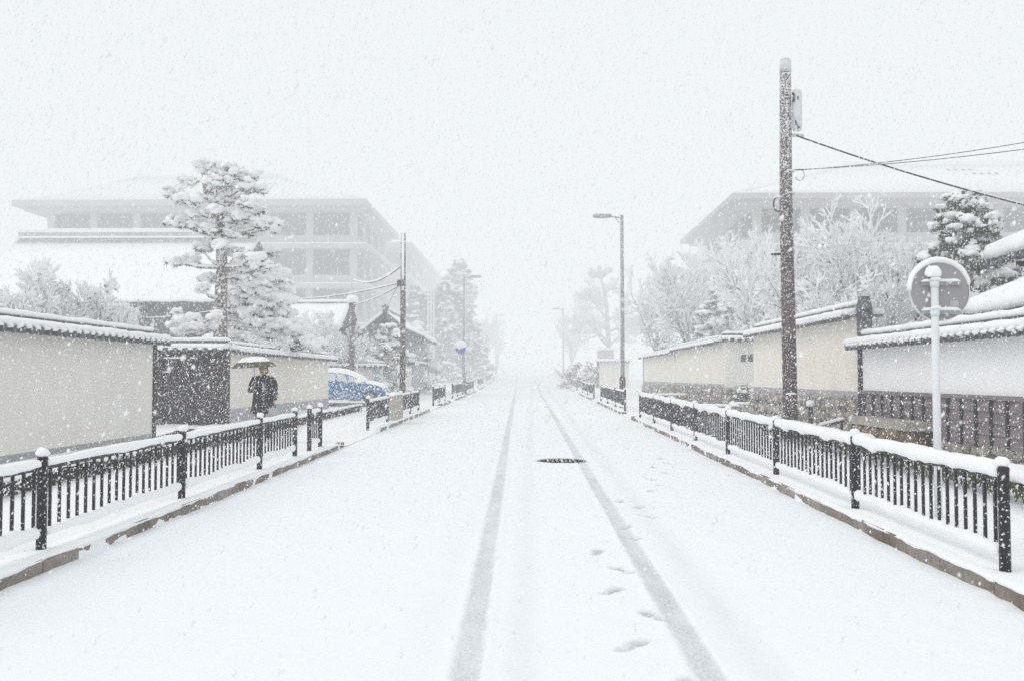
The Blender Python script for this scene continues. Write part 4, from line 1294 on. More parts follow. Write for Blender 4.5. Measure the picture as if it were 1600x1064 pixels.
evergreen("low reddish brown hedge bush in the haze left of the right street lamp", gpt(914, 78), 1.9, 1.9, 89, 260, .30, "brown_leaf", nleaf=30, w=.07, profile=lambda q: min(1., (1.06 - q) * 2.5) ** .6, trunk=.05, sprob=.6, sscale=(.9, .4), name="hedge_bush", cat="bush", bottom=.05)
evergreen("dark snowy bush in the wall recess below the two vents", gpt(1163, 35.4), .85, .42, 90, 90, .17, "leaf", nleaf=30, w=.04, profile=lambda q: min(1., (1.06 - q) * 2.2) ** .6, trunk=.03, sprob=.3, name="evergreen_bush", cat="bush", bottom=.05)
evergreen("snowy evergreen shrub behind the hazy far end of the right cream wall", gpt(1040, 61), H_of(540, 61), .65, 91, 160, .28, "needle", nleaf=30, w=.05, profile=lambda q: min(1., (1.05 - q) * 1.8) ** .6, sprob=.85, name="evergreen_bush", cat="bush", bottom=.3)

# ------------------------------------------------------------------ roofs and houses
def roof(t, F, s0, s1, half, ze, zr, snow_t, seed, ds=.4, curve=.12, tile="tile", step=.3, ridge=.3, amp=.05, back=True):
    """gable roof; u runs out from the ridge to the eave, both ways"""
    H = zr - ze
    mid = ze + H * .5 - H * curve
    sides = (1, -1)
    mb = MB()
    for sg in sides:
        loft_profile(mb, F, s0, s1, max(ds, 1.), [(sg * half, ze), (sg * half, ze + .10), (sg * half * .5, mid + .10), (0, zr), (0, zr - .15), (sg * half * .5, mid - .06)])
    k = int((s1 - s0) / step)
    for i in range(k + 1):
        s_ = s0 + i * step
        mb.tube([F(s_, half - .12, ze + .06), F(s_, half + .04, ze + .04)], .09 if step > .25 else .07, 7)
    for s_ in (s0, s1):
        for sg in sides:
            mb.tube([F(s_, sg * half * 1.0, ze + .07), F(s_, sg * half * .5, mid + .07), F(s_, 0, zr)], .10, 6)
    ro = part("roof", mb, M[tile], t)
    mb = MB()
    for sg in sides:
        pr = [(sg * (half + .02), ze + .12), (sg * (half + .06), ze + .12 + snow_t * .5), (sg * (half - .02), ze + .12 + snow_t), (sg * half * .75, ze + (mid - ze) * .5 + .12 + snow_t), (sg * half * .5, mid + .10 + snow_t), (sg * half * .22, mid + (zr - mid) * .55 + .05 + snow_t), (0, zr + snow_t * .9), (0, zr - .05), (sg * half * .5, mid + .06)]
        loft_profile(mb, F, s0 + .04, s1 - .04, ds, pr, amp, seed + sg, 1.1, [1, 1, 1, .6, .5, .5, .4, 0, 0])
    part("roof_snow", mb, M["snow"], ro, True)
    if ridge:
        mb = MB(); mb.fbox(F, s0 + .1, s1 - .1, -.16, .16, zr - .05, zr + ridge)
        rb = part("ridge", mb, M[tile], ro)
        mb = MB(); a = F(s0, 0, zr + ridge); b_ = F(s1, 0, zr + ridge); snow_roll(mb, a, b_, .46, snow_t * .9, ds, .15, seed + 3); part("ridge_snow", mb, M["snow"], rb, True)
    return ro


def ax_x(x0, yr, face=-1):
    return lambda s, u, v: (x0 + s, yr + face * u, v)


def ax_y(y0, xr, face=-1):
    return lambda s, u, v: (xr + face * u, y0 + s, v)


# temple hall on the left
t = empty("hall", (-24.5, 57, gz(57)), "large old hall with a huge snow white roof behind the bare shrubs on the left", "hall")
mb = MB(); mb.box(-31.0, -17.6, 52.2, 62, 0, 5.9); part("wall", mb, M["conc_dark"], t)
Ft = ax_x(-31.9, 57.0)
ro = roof(t, Ft, 0, 15.2, 7.0, 5.55, 9.9, .28, 21, ds=.5, curve=.06, step=.42, ridge=.0, amp=.06)
mb = MB(); mb.fbox(Ft, .2, 15.0, -.25, .25, 9.8, 10.15); mb.fbox(Ft, .2, 15.0, -.18, .18, 10.15, 10.55)
for k in range(60):
    s = .3 + k * .25
    mb.tube([Ft(s, .2, 9.98), Ft(s, .48, 9.86)], .085, 6)
rb = part("ridge", mb, M["tile_frost"], ro)
mb = MB(); mb.fbox(Ft, .15, 15.05, -.3, .3, 10.552, 10.66); snow_roll(mb, Ft(.0, 0, 10.6), Ft(15.2, 0, 10.6), .6, .22, .3, .1, 3.); snow_roll(mb, Ft(.1, .3, 10.16), Ft(15.1, .3, 10.16), .3, .14, .3, .1, 5.); part("ridge_snow", mb, M["snow"], rb, True)

# small snowy roof right of the bushy pine
t = empty("outbuilding", (-11.1, 48, gz(48)), "small outbuilding with a plain snow roof left of the lantern post", "outbuilding")
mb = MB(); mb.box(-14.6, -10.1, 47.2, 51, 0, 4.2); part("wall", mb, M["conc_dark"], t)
roof(t, ax_x(-15, 49.5), 0, 5.5, 2.6, 3.95, 5.45, .22, 22, ds=.3, step=.3, ridge=.12)

# gatehouse with gable toward the street view
t = empty("gatehouse", (-8.4, 57, gz(57)), "small gatehouse with snowy gable roof between the lantern post and thin utility pole", "gatehouse")
mb = MB(); mb.box(-10.0, -6.9, 56, 61, 0, 3.9)
mb.add([(-10.0, 55.9, 3.85), (-6.9, 55.9, 3.85), (-8.5, 55.9, 5.0)], [(0, 1, 2)])
part("wall", mb, M["band"], t)
roof(t, ax_y(54.9, -8.5, 1), 0, 7, 2.35, 3.75, 5.35, .26, 23, ds=.3, curve=.14, step=.26, ridge=.22)
mb = MB()
for sg in (-1, 1):
    mb.tube([(-8.5 + sg * 2.3, 54.8, 3.86), (-8.5 + sg * 1.2, 54.8, 4.36), (-8.5, 54.8, 5.3)], .12, 6)
    for k in range(9):
        q = .1 + k * .1
        mb.blob((-8.5 + sg * 2.2 * (1 - q), 54.72, 3.78 + 1.45 * q ** 1.35), (.09, .09, .09), 1, .05)
bb_ = part("barge_board", mb, M["tile"], t, True)
mb = MB()
for sg in (-1, 1):
    snow_roll(mb, (-8.5 + sg * 2.42, 54.9, 3.92), (-8.5 + sg * 1.2, 54.9, 4.44), .42, .24, .1, .25, 3. + sg)
    snow_roll(mb, (-8.5 + sg * 1.25, 54.9, 4.42), (-8.5 + sg * .05, 54.9, 5.4), .42, .24, .1, .25, 6. + sg)
part("barge_snow", mb, M["snow"], bb_, True)
mb = MB(); mb.blob((-8.5, 54.8, 5.62), (.22, .2, .3), 2, .15); part("ridge_end_tile", mb, M["tile"], t, True)

# houses at the right edge
t = empty("house", (11, 15, gz(15)), "dark timbered house with two stepped snow heavy roofs at the right edge", "house")
mb = MB(); mb.box(9.5, 16, 6, 17.6, 0, 2.95); mb.box(11.4, 18, 6, 20.5, 2.95, 4.5); wall_mb = mb
roof(t, ax_y(5, 12.0, -1), 0, 13.3, 3.45, 2.72, 4.35, .26, 24, ds=.16, curve=.06, step=.30, ridge=.15, amp=.07)
roof(t, ax_y(5, 14.2, -1), 0, 16.4, 3.75, 4.18, 5.9, .34, 25, ds=.16, curve=.06, step=.30, ridge=.2, amp=.08)
mb = wall_mb
for k in range(26):
    mb.box(8.75, 9.5, 5.2 + k * .5, 5.28 + k * .5, 2.62, 2.72)
    if k < 30:
        mb.box(10.7, 11.4, 5.4 + k * .6, 5.5 + k * .6, 4.05, 4.17)
part("wall", mb, M["dark_wood"], t)


def hip(mb, x0, x1, y0, y1, z0, rx0, rx1, ry, zr):
    mb.add([(x0, y0, z0), (x1, y0, z0), (x1, y1, z0), (x0, y1, z0), (rx0, ry, zr), (rx1, ry, zr)], [(0, 1, 5, 4), (1, 2, 5), (2, 3, 4, 5), (3, 0, 4), (3, 2, 1, 0)])


def hotel(label, x0, x1, y0, y1, zt, slab_x, floors, wall_in, roof_p, bays, seed, side, win_h, fascia, proj, bare=()):
    t = empty("eaved_building", ((x0 + x1) / 2, (y0 + y1) / 2, 0), label, "building", None)
    wx0, wx1, wy0, wy1 = x0 + wall_in[0], x1 - wall_in[1], y0 + wall_in[2], y1 - wall_in[3]
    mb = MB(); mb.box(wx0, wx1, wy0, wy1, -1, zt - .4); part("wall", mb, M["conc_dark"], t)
    mb = MB(); mb.box(x0, x1, y0, y1, zt - fascia, zt)
    mb.box(x0 + .8, x1 - .8, y0 + .8, y1 - .8, zt - fascia - .35, zt - fascia - .002)
    ev = part("eave", mb, M["conc"], t)
    mb = MB(); mb.box(x0 + .1, x1 - .1, y0 + .1, y1 - .1, zt + .002, zt + .16); part("eave_snow", mb, M["snow"], ev)
    for zf in floors:
        mb = MB(); mb.box(wx0 - proj, wx1 + proj, wy0 - proj, wy1 + proj, zf - .42, zf); fl = part("balcony_slab", mb, M["conc"], t)
        mb = MB(); mb.box(wx0 - proj + .05, wx1 + proj - .05, wy0 - proj + .05, wy1 + proj - .05, zf + .002, zf + .10); part("slab_snow", mb, M["snow"], fl)
        mb = MB(); mb.box(wx0 - .12, wx1 + .12, wy0 - .12, wy1 + .12, zf + .102, zf + .95); part("parapet", mb, M["conc"], fl)
    tops = sorted(floors)
    mb = MB()
    nb = bays
    for k in range(nb + 1):
        x = wx0 + (wx1 - wx0) * k / nb
        mb.box(x - .32, x + .32, wy0 - .25, wy0 + .2, -1, zt - .72)
    sxx = wx1 if side > 0 else wx0
    ns = max(2, int((wy1 - wy0) / 4.5))
    for k in range(1, ns + 1):
        y = wy0 + (wy1 - wy0) * k / ns
        mb.box(sxx - .25, sxx + .25, y - .3, y + .3, -1, zt - .72)
    part("pier", mb, M["conc"], t)
    levels = [(a + .95, b_ - .9) for a, b_ in zip(tops, tops[1:] + [zt - .35])]
    me_cache = {}

    def win(c, w, h, rot):
        key = (round(w, 2), round(h, 2))
        if key not in me_cache:
            mb = MB(); f = .09
            mb.box(-w / 2, w / 2, -.06, .04, -h / 2, -h / 2 + f); mb.box(-w / 2, w / 2, -.06, .04, h / 2 - f, h / 2)
            n = 4
            for k in range(n + 1):
                x = -w / 2 + f / 2 + (w - f) * k / n
                mb.box(x - f / 2, x + f / 2, -.058, .038, -h / 2 + f + .001, h / 2 - f - .001)
            fo = mk("window_frame", mb, M["conc_dark"], (0, 0, 0), False)
            mb = MB(); mb.box(-w / 2 + f, w / 2 - f, -.02, .02, -h / 2 + f, h / 2 - f)
            po = mk("window_pane", mb, M["glass_far"], (0, 0, 0), False)
            me_cache[key] = (fo.data, po.data)
            bpy.data.objects.remove(fo); bpy.data.objects.remove(po)
        fm, pm = me_cache[key]
        w_ = bpy.data.objects.new("window", fm); COL.objects.link(w_); w_.parent = t; w_.location = Vector(c) - W[t.name]; w_.rotation_euler = (0, 0, rot)
        p_ = bpy.data.objects.new("pane", pm); COL.objects.link(p_); p_.parent = w_
    for (a, b_) in levels:
        h = b_ - a
        for k in range(nb):
            xa = wx0 + (wx1 - wx0) * k / nb + .55; xb = wx0 + (wx1 - wx0) * (k + 1) / nb - .55
            win(((xa + xb) / 2, wy0 - .03, (a + b_) / 2), xb - xa, h, 0)
        for k in range(ns):
            ya = wy0 + (wy1 - wy0) * k / ns + .5; yb = wy0 + (wy1 - wy0) * (k + 1) / ns - .5
            win((sxx + side * .03, (ya + yb) / 2, (a + b_) / 2), yb - ya, h, math.pi / 2 * side)
    if roof_p:
        rx0, rx1, ry0, ry1, rz, q0, q1, qy, qz = roof_p
        mb = MB(); hip(mb, rx0, rx1, ry0, ry1, rz, q0, q1, qy, qz)
        ro = part("roof", mb, M["snow"], t)
        mb = MB()
        k = int((rx1 - rx0) / .62)
        for i in range(k + 1):
            x = rx0 + .2 + i * .62
            if x < rx1:
                mb.tube([(x, ry0 + .3, rz - .02), (x, ry0 - .08, rz - .06)], .17, 7)
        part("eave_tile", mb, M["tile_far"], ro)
        mb = MB()
        # snow ribs running up the tiled slope
        n = Vector((0, -(qz - rz), qy - ry0)).normalized()
        for i in range(k + 1):
            x = rx0 + .2 + i * .62
            xm = x
            if x < q0:
                lim = (x - rx0) / max(.01, q0 - rx0)
            elif x > q1:
                lim = (rx1 - x) / max(.01, rx1 - q1)
            else:
                lim = 1
            lim = max(0, min(1, lim))
            if lim > .08:
                mb.tube([(x, ry0, rz + .02), (x, ry0 + (qy - ry0) * lim * .97, rz + .02 + (qz - rz) * lim * .97)], .11, 5)
        part("snow_rib", mb, M["snow"], ro, True)
        for (xa, xb, la, lb) in bare:
            mb = MB()
            x = xa
            while x < xb:
                pa = Vector((x + .31, ry0 + (qy - ry0) * la, rz + (qz - rz) * la + .04)); pb = Vector((x + .31, ry0 + (qy - ry0) * lb, rz + (qz - rz) * lb + .04))
                mb.tube([pa, pb], .10, 5); x += .62
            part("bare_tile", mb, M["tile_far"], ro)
        mb = MB()
        mb.box(q0 - .2, q1 + .2, qy - .3, qy + .3, qz - .1, qz + .35)
        for (ca, cb) in (((rx0, ry0, rz), (q0, qy, qz)), ((rx1, ry0, rz), (q1, qy, qz))):
            mb.tube([ca, cb], .22, 6)
        part("roof_ridge", mb, M["snow"], ro, True)
    return t


zt = at(300, 312, 85).z
xl, xr = at(18, 312, 85).x, at(572, 312, 85).x
hotel("wide hazy building with deep eaves and balcony bands behind the big pine on the left", xl, xr, 85, 107, zt, None, [zt - 4.0, zt - 7.75, zt - 11.5, zt - 15.2], (2.6, 1.6, 2.4, 1.5), (xl + 2.2, xr - 1.2, 86, 106, zt + .25, at(215, 300, 95).x, at(440, 300, 95).x, 95, at(300, 279, 95).z), 7, 31, 1, 2.2, .55, 1.5,
      bare=[(at(262, 300, 90).x, at(300, 300, 90).x, .45, .8), (at(388, 300, 90).x, at(420, 300, 90).x, .35, .7)])
zt2 = at(620, 380, 110).z
x2r = at(645, 380, 110).x
hotel("second hazy building block with lower flat eave running back behind the thin utility pole", x2r - 16, x2r, 110, 160, zt2, None, [zt2 - 4.0, zt2 - 7.8, zt2 - 11.5], (1, 1.2, 2, 2), None, 3, 32, 1, 2.2, .5, .8)
zt3 = at(1145, 302, 70).z
x3l = at(1145, 302, 70).x
hotel("hazy building with a broad overhanging eave behind the bare trees on the right", x3l, x3l + 46, 70, 94.5, zt3, None, [zt3 - 3.6, zt3 - 7.3, zt3 - 11], (2.4, 2.4, 2.6, 2.0), (x3l + .8, x3l + 45, 71, 93, zt3 + .25, at(1320, 300, 82).x, x3l + 36, 82, at(1400, 260, 82).z), 11, 33, -1, 2.2, .4, .4,
      bare=[(at(1482, 300, 79).x, at(1520, 300, 79).x, .78, .81), (at(1508, 300, 79).x, at(1548, 300, 79).x, .62, .65)])
# little hut behind the far right wall
p = at(948, 552, 84)
t = empty("hut", (p.x, 86, gz(86)), "tiny pale hut with flat snowy roof in the haze under the old tree", "hut")
mb = MB(); mb.box(p.x - .65, p.x + .65, 84, 87, gz(84), at(948, 547, 84).z); part("wall", mb, M["conc"], t)
mb = MB(); mb.box(p.x - .75, p.x + .75, 83.9, 87.1, at(948, 547, 84).z, at(948, 543, 84).z); part("roof_snow", mb, M["snow"], t)

# ------------------------------------------------------------------ blue car parked across, nose to the street
CX, CY = -6.28, 41.0
cz0 = gz(41.8) + PAVE + .02
t = empty("parked_car", (CX - 2, CY + .85, cz0), "blue hatchback with snow covered roof and frosted windows, nose out beside the cream wall", "car")
ST = [(0.0, .30, .52, .54, .55), (.06, .24, .62, .64, .66), (.22, .20, .72, .76, .76), (.55, .18, .80, .86, .82), (.95, .17, .90, .95, .85), (1.25, .17, .92, 1.13, .85), (1.6, .17, .93, 1.31, .85), (2.0, .17, .95, 1.43, .85), (2.5, .17, .97, 1.47, .85), (3.0, .17, 1.0, 1.43, .84), (3.5, .18, 1.02, 1.30, .82), (3.8, .22, 1.02, 1.12, .78), (3.95, .3, .9, .95, .68)]


def car_ring(st, off=0.):
    tx, zl, zb, zr_, hw = st
    k = min(1., max(0., (zr_ - zb) / .4))
    hr = hw * (1 - .26 * k) - .02
    half = [(0, zl - off), (hw * .82, zl - off), (hw + off - .02, zl + .10), (hw + off, zl + (zb - zl) * .6), (hw - .02 + off, zb), (hr + off, zr_ - .05 * k - .01 + off), (hr * .75, zr_ + off), (0, zr_ + .015 + off)]
    pts = [(y, z) for y, z in half] + [(-y, z) for y, z in half[-2:0:-1]]
    return [(CX - tx, CY + .85 - y, cz0 + z) for y, z in pts]


mb = MB(); mb.loft([car_ring(s) for s in ST])
body = part("body", mb, M["car_blue"], t, True)


def car_side(tx, q, sgn, off):
    for a, b_ in zip(ST, ST[1:]):
        if a[0] <= tx <= b_[0]:
            k = (tx - a[0]) / (b_[0] - a[0]); st = [a[i] + (b_[i] - a[i]) * k for i in range(5)]
            break
    _, zl, zb, zr_, hw = st
    kk = min(1., max(0., (zr_ - zb) / .4)); hr = hw * (1 - .26 * kk) - .02
    y0, z0_, y1, z1_ = hw - .02, zb, hr, zr_ - .05 * kk - .01
    return (CX - tx, CY + .85 - sgn * (y0 + (y1 - y0) * q + off), cz0 + z0_ + (z1_ - z0_) * q)


for sgn in (1, -1):
    for (ta, tb) in ((1.05, 2.22), (2.30, 3.45)):
        mb = MB(); ring = []
        n = 8
        bot = [car_side(ta + (tb - ta) * k / n, .10, sgn, .008) for k in range(n + 1)]
        top_ = [car_side(ta + (tb - ta) * k / n, .84, sgn, .008) for k in range(n + 1)]
        mb.add(bot + top_, [(k, k + 1, n + 2 + k, n + 1 + k) for k in range(n)])
        part("side_window", mb, M["car_glass"], t)
    mb = MB(); a = car_side(2.0, .0, sgn, .01); mb.box(a[0] - .09, a[0] + .09, a[1] - .02, a[1] + .02, a[2] - .14, a[2] - .11); part("door_handle", mb, M["car_blue"], t)
    a = car_side(1.25, .02, sgn, .09)
    mb = MB(); mb.blob((a[0], a[1], a[2] + .02), (.10, .09, .08), 2, .03); mi = part("wing_mirror", mb, M["car_blue"], t, True)
    mb = MB(); mb.blob((a[0], a[1] - .02, a[2] + .06), (.17, .11, .10), 2, .15); part("mirror_snow", mb, M["snow"], mi, True)
    a = car_side(.22, 0, sgn, 0)
    mb = MB(); mb.blob((a[0] + .02, a[1] + sgn * .08, cz0 + .60), (.16, .10, .07), 2, .03); part("headlight", mb, M["lens"], t, True)
    for wx in (.75, 3.2):
        yw = CY + .85 - sgn * .76
        mb = MB(); rings = [[(CX - wx + math.cos(a_) * r_, yw + dy, cz0 + .30 + math.sin(a_) * r_) for a_ in [k * math.pi / 12 for k in range(24)]] for (dy, r_) in ((-.10, .25), (-.09, .30), (.09, .30), (.10, .25))]
        mb.loft(rings); wh = part("wheel", mb, M["rubber"], t, True)
        mb = MB(); mb.tube([(CX - wx, yw - .105, cz0 + .30), (CX - wx, yw + .105, cz0 + .30)], .19, 16); part("rim", mb, M["rim"], wh)
mb = MB()
for tx in (1.15, 2.26, 3.5):
    a = car_side(tx, 0, 1, .004); mb.box(a[0] - .008, a[0] + .008, a[1] - .004, a[1] + .006, cz0 + .3, a[2])
part("door_seam", mb, M["rubber"], t)


def snow_skin(t0, t1, name, thick, q_lo):
    mb = MB(); rings = []
    n = 14
    for k in range(n + 1):
        tx = t0 + (t1 - t0) * k / n
        e = math.sqrt(max(.03, 1 - (2 * k / n - 1) ** 6))
        l = Vector(car_side(tx, q_lo, 1, .0)); r_ = Vector(car_side(tx, q_lo, -1, .0))
        for a, b_ in zip(ST, ST[1:]):
            if a[0] <= tx <= b_[0]:
                kk = (tx - a[0]) / (b_[0] - a[0]); zt_ = cz0 + a[3] + (b_[3] - a[3]) * kk
        low = []; hi = []
        for j in range(9):
            u = j / 8
            p_ = l.lerp(r_, u); zz = l.z + (zt_ + .015 - l.z) * (1 - (2 * u - 1) ** 4)
            w_ = thick * e * (1 - (2 * u - 1) ** 6 * .8) * (1 + .25 * nz(tx * 2, u * 3, 7))
            hi.append((p_.x, p_.y, zz + w_)); low.append((p_.x, p_.y, zz - .02))
        rings.append(hi + low[::-1])
    mb.loft(rings)
    return part(name, mb, M["snow"], t, True)


snow_skin(1.0, 3.75, "roof_snow", .11, .92)
snow_skin(.12, .98, "bonnet_snow", .07, .55)

# ------------------------------------------------------------------ person under an umbrella
PX, PY = -5.88, 20.5
pz = gz(PY) + PAVE + .005


def skin_mesh(name, verts, edges, radii, mat_, parent, sub=2, root=0):
    me = bpy.data.meshes.new(name)
    me.from_pydata(verts, edges, [])
    o = bpy.data.objects.new(name, me); COL.objects.link(o)
    o.modifiers.new("s", 'SKIN')
    sv = me.skin_vertices[0].data
    for i, r_ in enumerate(radii):
        sv[i].radius = (r_, r_) if not isinstance(r_, tuple) else r_
        sv[i].use_root = (i == root)
    if sub:
        o.modifiers.new("d", 'SUBSURF').levels = sub
    dg = bpy.context.evaluated_depsgraph_get(); dg.update()
    nm = bpy.data.meshes.new_from_object(o.evaluated_get(dg))
    bpy.data.objects.remove(o)
    nm.materials.clear(); nm.materials.append(mat_)
    nm.polygons.foreach_set("use_smooth", [True] * len(nm.polygons))
    o2 = bpy.data.objects.new(name, nm); COL.objects.link(o2); o2.parent = parent
    W[o2.name] = W[parent.name]
    return o2


t = empty("person", (PX, PY, pz), "person in long black coat and taupe trousers on the left pavement under an umbrella", "person")
V, E, RR = [], [], []


def jn(p, r, link=None):
    V.append(p); RR.append(r)
    if link is not None:
        E.append((link, len(V) - 1))
    return len(V) - 1


pel = jn((0, 0, .88), .125)
wai = jn((0, 0, 1.06), .115, pel)
che = jn((0, .01, 1.25), .14, wai)
nek = jn((0, .0, 1.385), .055, che)
he0 = jn((0, -.01, 1.44), .062, nek)
he1 = jn((0, -.02, 1.52), .088, he0)
he2 = jn((0, -.01, 1.60), .072, he1)
nose = jn((0, -.112, 1.50), .012, he1)
for sg in (-1, 1):
    ear = jn((sg * .090, 0, 1.505), .016, he1)
    sh = jn((sg * .175, .01, 1.325), .062, che)
    if sg < 0:
        el = jn((-.265, -.02, 1.06), .042, sh); wr = jn((-.165, -.19, 1.13), .028, el); pa = jn((-.135, -.235, 1.16), .034, wr)
        fdir = Vector((.35, -.35, .55)).normalized()
    else:
        el = jn((.245, .02, 1.06), .042, sh); wr = jn((.255, -.04, .83), .028, el); pa = jn((.255, -.05, .775), .034, wr)
        fdir = Vector((.05, -.2, -1)).normalized()
    P_ = Vector(V[pa]); side_ = fdir.cross(Vector((sg, .3, 0))).normalized()
    for k, L in enumerate((.065, .075, .07, .055)):
        b0 = P_ + side_ * (.024 - .016 * k) + fdir * .03
        j1 = jn(tuple(b0), .009, pa); j2 = jn(tuple(b0 + fdir * L * .55), .0085, j1); j3 = jn(tuple(b0 + fdir * L * .8 + Vector((-sg * .02, .0, 0))), .0075, j2)
    th = jn(tuple(P_ + side_ * .035 - Vector((sg * .01, 0, 0))), .010, pa); jn(tuple(P_ + side_ * .05 + fdir * .03), .009, th)
    hp = jn((sg * .09, 0, .84), .085, pel)
    kn = jn((sg * .10, -.05 if sg < 0 else .0, .47), .055, hp)
    an = jn((sg * .10, -.02 if sg < 0 else .10, .09), .038, kn)
    toe = jn((sg * .11, -.16 if sg < 0 else -.02, .04), .035, an)
body = skin_mesh("body", V, E, RR, M["skin"], t)
mb = MB()
for sg in (-1, 1):
    mb.blob((PX + sg * .033, PY - .098, pz + 1.525), (.012, .006, .007), 1, 0)
mb.blob((PX, PY - .098, pz + 1.458), (.022, .006, .006), 1, 0)
part("facial_features", mb, M["face_dark"], t, True)
mb = MB(); mb.blob((PX, PY + .015, pz + 1.555), (.102, .102, .09), 3, .06); mb.blob((PX, PY + .05, pz + 1.48), (.095, .065, .10), 2, .06); part("hair", mb, M["hair"], t, True)
mb = MB(); rings = []
for (z, w, d_, yo) in ((1.40, .075, .07, 0), (1.385, .12, .09, 0), (1.345, .20, .115, .005), (1.27, .225, .13, .005), (1.1, .215, .13, 0), (.95, .225, .14, 0), (.75, .25, .155, 0), (.56, .275, .17, 0), (.54, .265, .16, 0)):
    rings.append([(PX + math.cos(a) * w * (1 + .03 * nz(a, z * 4, 1)), PY + yo + math.sin(a) * d_ * (1 + .06 * nz(a * 2, z * 3, 4)), pz + z) for a in [k * math.pi / 12 for k in range(24)]])
mb.loft(rings)
mb.tube([(PX - .17, PY + .01, pz + 1.33), (PX - .25, PY - .0, pz + 1.18), (PX - .275, PY - .02, pz + 1.05), (PX - .22, PY - .11, pz + 1.085), (PX - .175, PY - .18, pz + 1.125)], [.085, .078, .07, .062, .055], 12)
mb.tube([(PX + .17, PY + .01, pz + 1.33), (PX + .235, PY + .015, pz + 1.18), (PX + .25, PY + .02, pz + 1.05), (PX + .258, PY - .02, pz + .92), (PX + .258, PY - .035, pz + .84)], [.085, .078, .07, .062, .055], 12)
coat = part("coat", mb, M["coat"], t, True)
mb = MB(); mb.blob((PX + .03, PY - .135, pz + 1.12), (.03, .012, .10), 2, .2); part("scarf_end", mb, M["bag"], coat, True)
mb = MB()
for sg in (-1, 1):
    f = -.05 if sg < 0 else .0; g = -.02 if sg < 0 else .10
    mb.tube([(PX + sg * .09, PY, pz + .82), (PX + sg * .10, PY + f, pz + .47), (PX + sg * .10, PY + g, pz + .10)], [.105, .085, .075], 12)
part("trousers", mb, M["trouser"], t, True)
mb = MB()
for sg in (-1, 1):
    f = -.07 if sg < 0 else .06
    mb.blob((PX + sg * .105, PY + f, pz + .045), (.05, .13, .05), 2, .04, zmin=-.043)
part("shoes", mb, M["coat"], t, True)
# hand bag carried low
hb = Vector((PX + .21, PY - .09, pz + .60))
t2 = empty("hand_bag", hb, "pale bag carried low by the person under the umbrella", "bag")
mb = MB(); rings = []
for (z, w, d_) in ((-.13, .12, .035), (-.12, .14, .05), (.05, .13, .045), (.08, .12, .02)):
    rings.append([hb + Vector((math.copysign(abs(math.cos(a)) ** .5, math.cos(a)) * w, math.copysign(abs(math.sin(a)) ** .5, math.sin(a)) * d_, z)) for a in [k * math.pi / 8 for k in range(16)]])
mb.loft(rings); part("pouch", mb, M["bag"], t2, True)
mb = MB(); mb.tube([hb + Vector((-.07, 0, .07)), hb + Vector((-.03, .01, .16)), hb + Vector((.045, .035, .185)), hb + Vector((.08, .02, .15)), hb + Vector((.09, 0, .07))], .009, 6); part("strap", mb, M["dark_wood"], t2, True)
# umbrella
ux, uy = PX - .115, PY - .255
ucz = pz + 1.50
ax = Vector((-.05, -.03, 1)).normalized()
top_ = Vector((ux, uy, pz + 1.16)) + ax * .60
t3 = empty("umbrella", (ux, uy, pz + 1.0), "open olive umbrella with a cap of snow held by the person in black", "umbrella")
mb = MB(); mb.tube([Vector((ux, uy, pz + 1.16)) - ax * .12, Vector((ux, uy, pz + 1.16)), top_ + ax * .04], .008, 8)
part("shaft", mb, M["lamp_steel"], t3, True)
hk = Vector((ux, uy, pz + 1.16)) - ax * .12
mb = MB(); mb.tube([hk + ax * .1, hk, hk + Vector((.02, 0, -.035)), hk + Vector((.055, 0, -.03)), hk + Vector((.06, 0, .0))], .012, 8); part("handle", mb, M["dark_wood"], t3, True)
e1 = ax.cross(Vector((0, 1, 0))).normalized(); e2 = ax.cross(e1)


def dome(r0, rim, h, off, sc=1.):
    rings = []
    for k in range(9):
        q = .02 + (rim - .02) * k / 8
        ring = []
        for j in range(48):
            a = 2 * math.pi * j / 48
            sag = 1 - .07 * q * abs(math.sin(4 * a))
            ring.append(top_ + (e1 * math.cos(a) + e2 * math.sin(a)) * r0 * math.sin(q * 1.25) / math.sin(1.25) * sag * sc + ax * (off - h * (1 - math.cos(q * 1.25)) / (1 - math.cos(1.25)) - .02 * q * abs(math.sin(4 * a)) * 0))
        rings.append(ring)
    return rings


mb = MB(); mb.loft(dome(.50, 1, .20, .0), True, False); mb.f.append(tuple(range(48))[::-1])
cn = part("canopy", mb, M["olive"], t3, True)
mb = MB()
for j in range(8):
    a = 2 * math.pi * j / 8
    pts = []
    for k in range(7):
        q = .03 + .97 * k / 6
        pts.append(top_ + (e1 * math.cos(a) + e2 * math.sin(a)) * .495 * math.sin(q * 1.25) / math.sin(1.25) + ax * (-.012 - .20 * (1 - math.cos(q * 1.25)) / (1 - math.cos(1.25))))
    mb.tube(pts, .004, 5)
part("rib", mb, M["lamp_steel"], t3)
mb = MB()
rings = dome(.50, .62, .20, .035)
for k, r_ in enumerate(rings):
    for j in range(48):
        r_[j] = r_[j] + ax * (.02 * k / 8 * nz(j * .35, k * .5, 2)) - ax * (.045 * (k / 8) ** 8)
mb.loft(rings, True, False); mb.f.append(tuple(range(48))[::-1]); part("canopy_snow", mb, M["snow"], cn, True)

# ------------------------------------------------------------------ downpipe detail on the low wall by the car
q = at(589, 590, 46.8)
mb = MB(); mb.tube([(q.x, 46.8, gz(47) + PAVE), (q.x, 46.8, 2.08)], .12, 10); mb.tube([(q.x, 46.8, 1.95), (q.x, 46.8, 2.08)], .15, 10)
single("downpipe", mb, M["pipe"], "pale blue vertical pipe on the low cream wall behind the car bonnet", "pipe", (q.x, 46.8, gz(47) + PAVE), smooth=True)

# ------------------------------------------------------------------ falling snow: countless flakes hanging in the air
rs = np.random.RandomState(5)


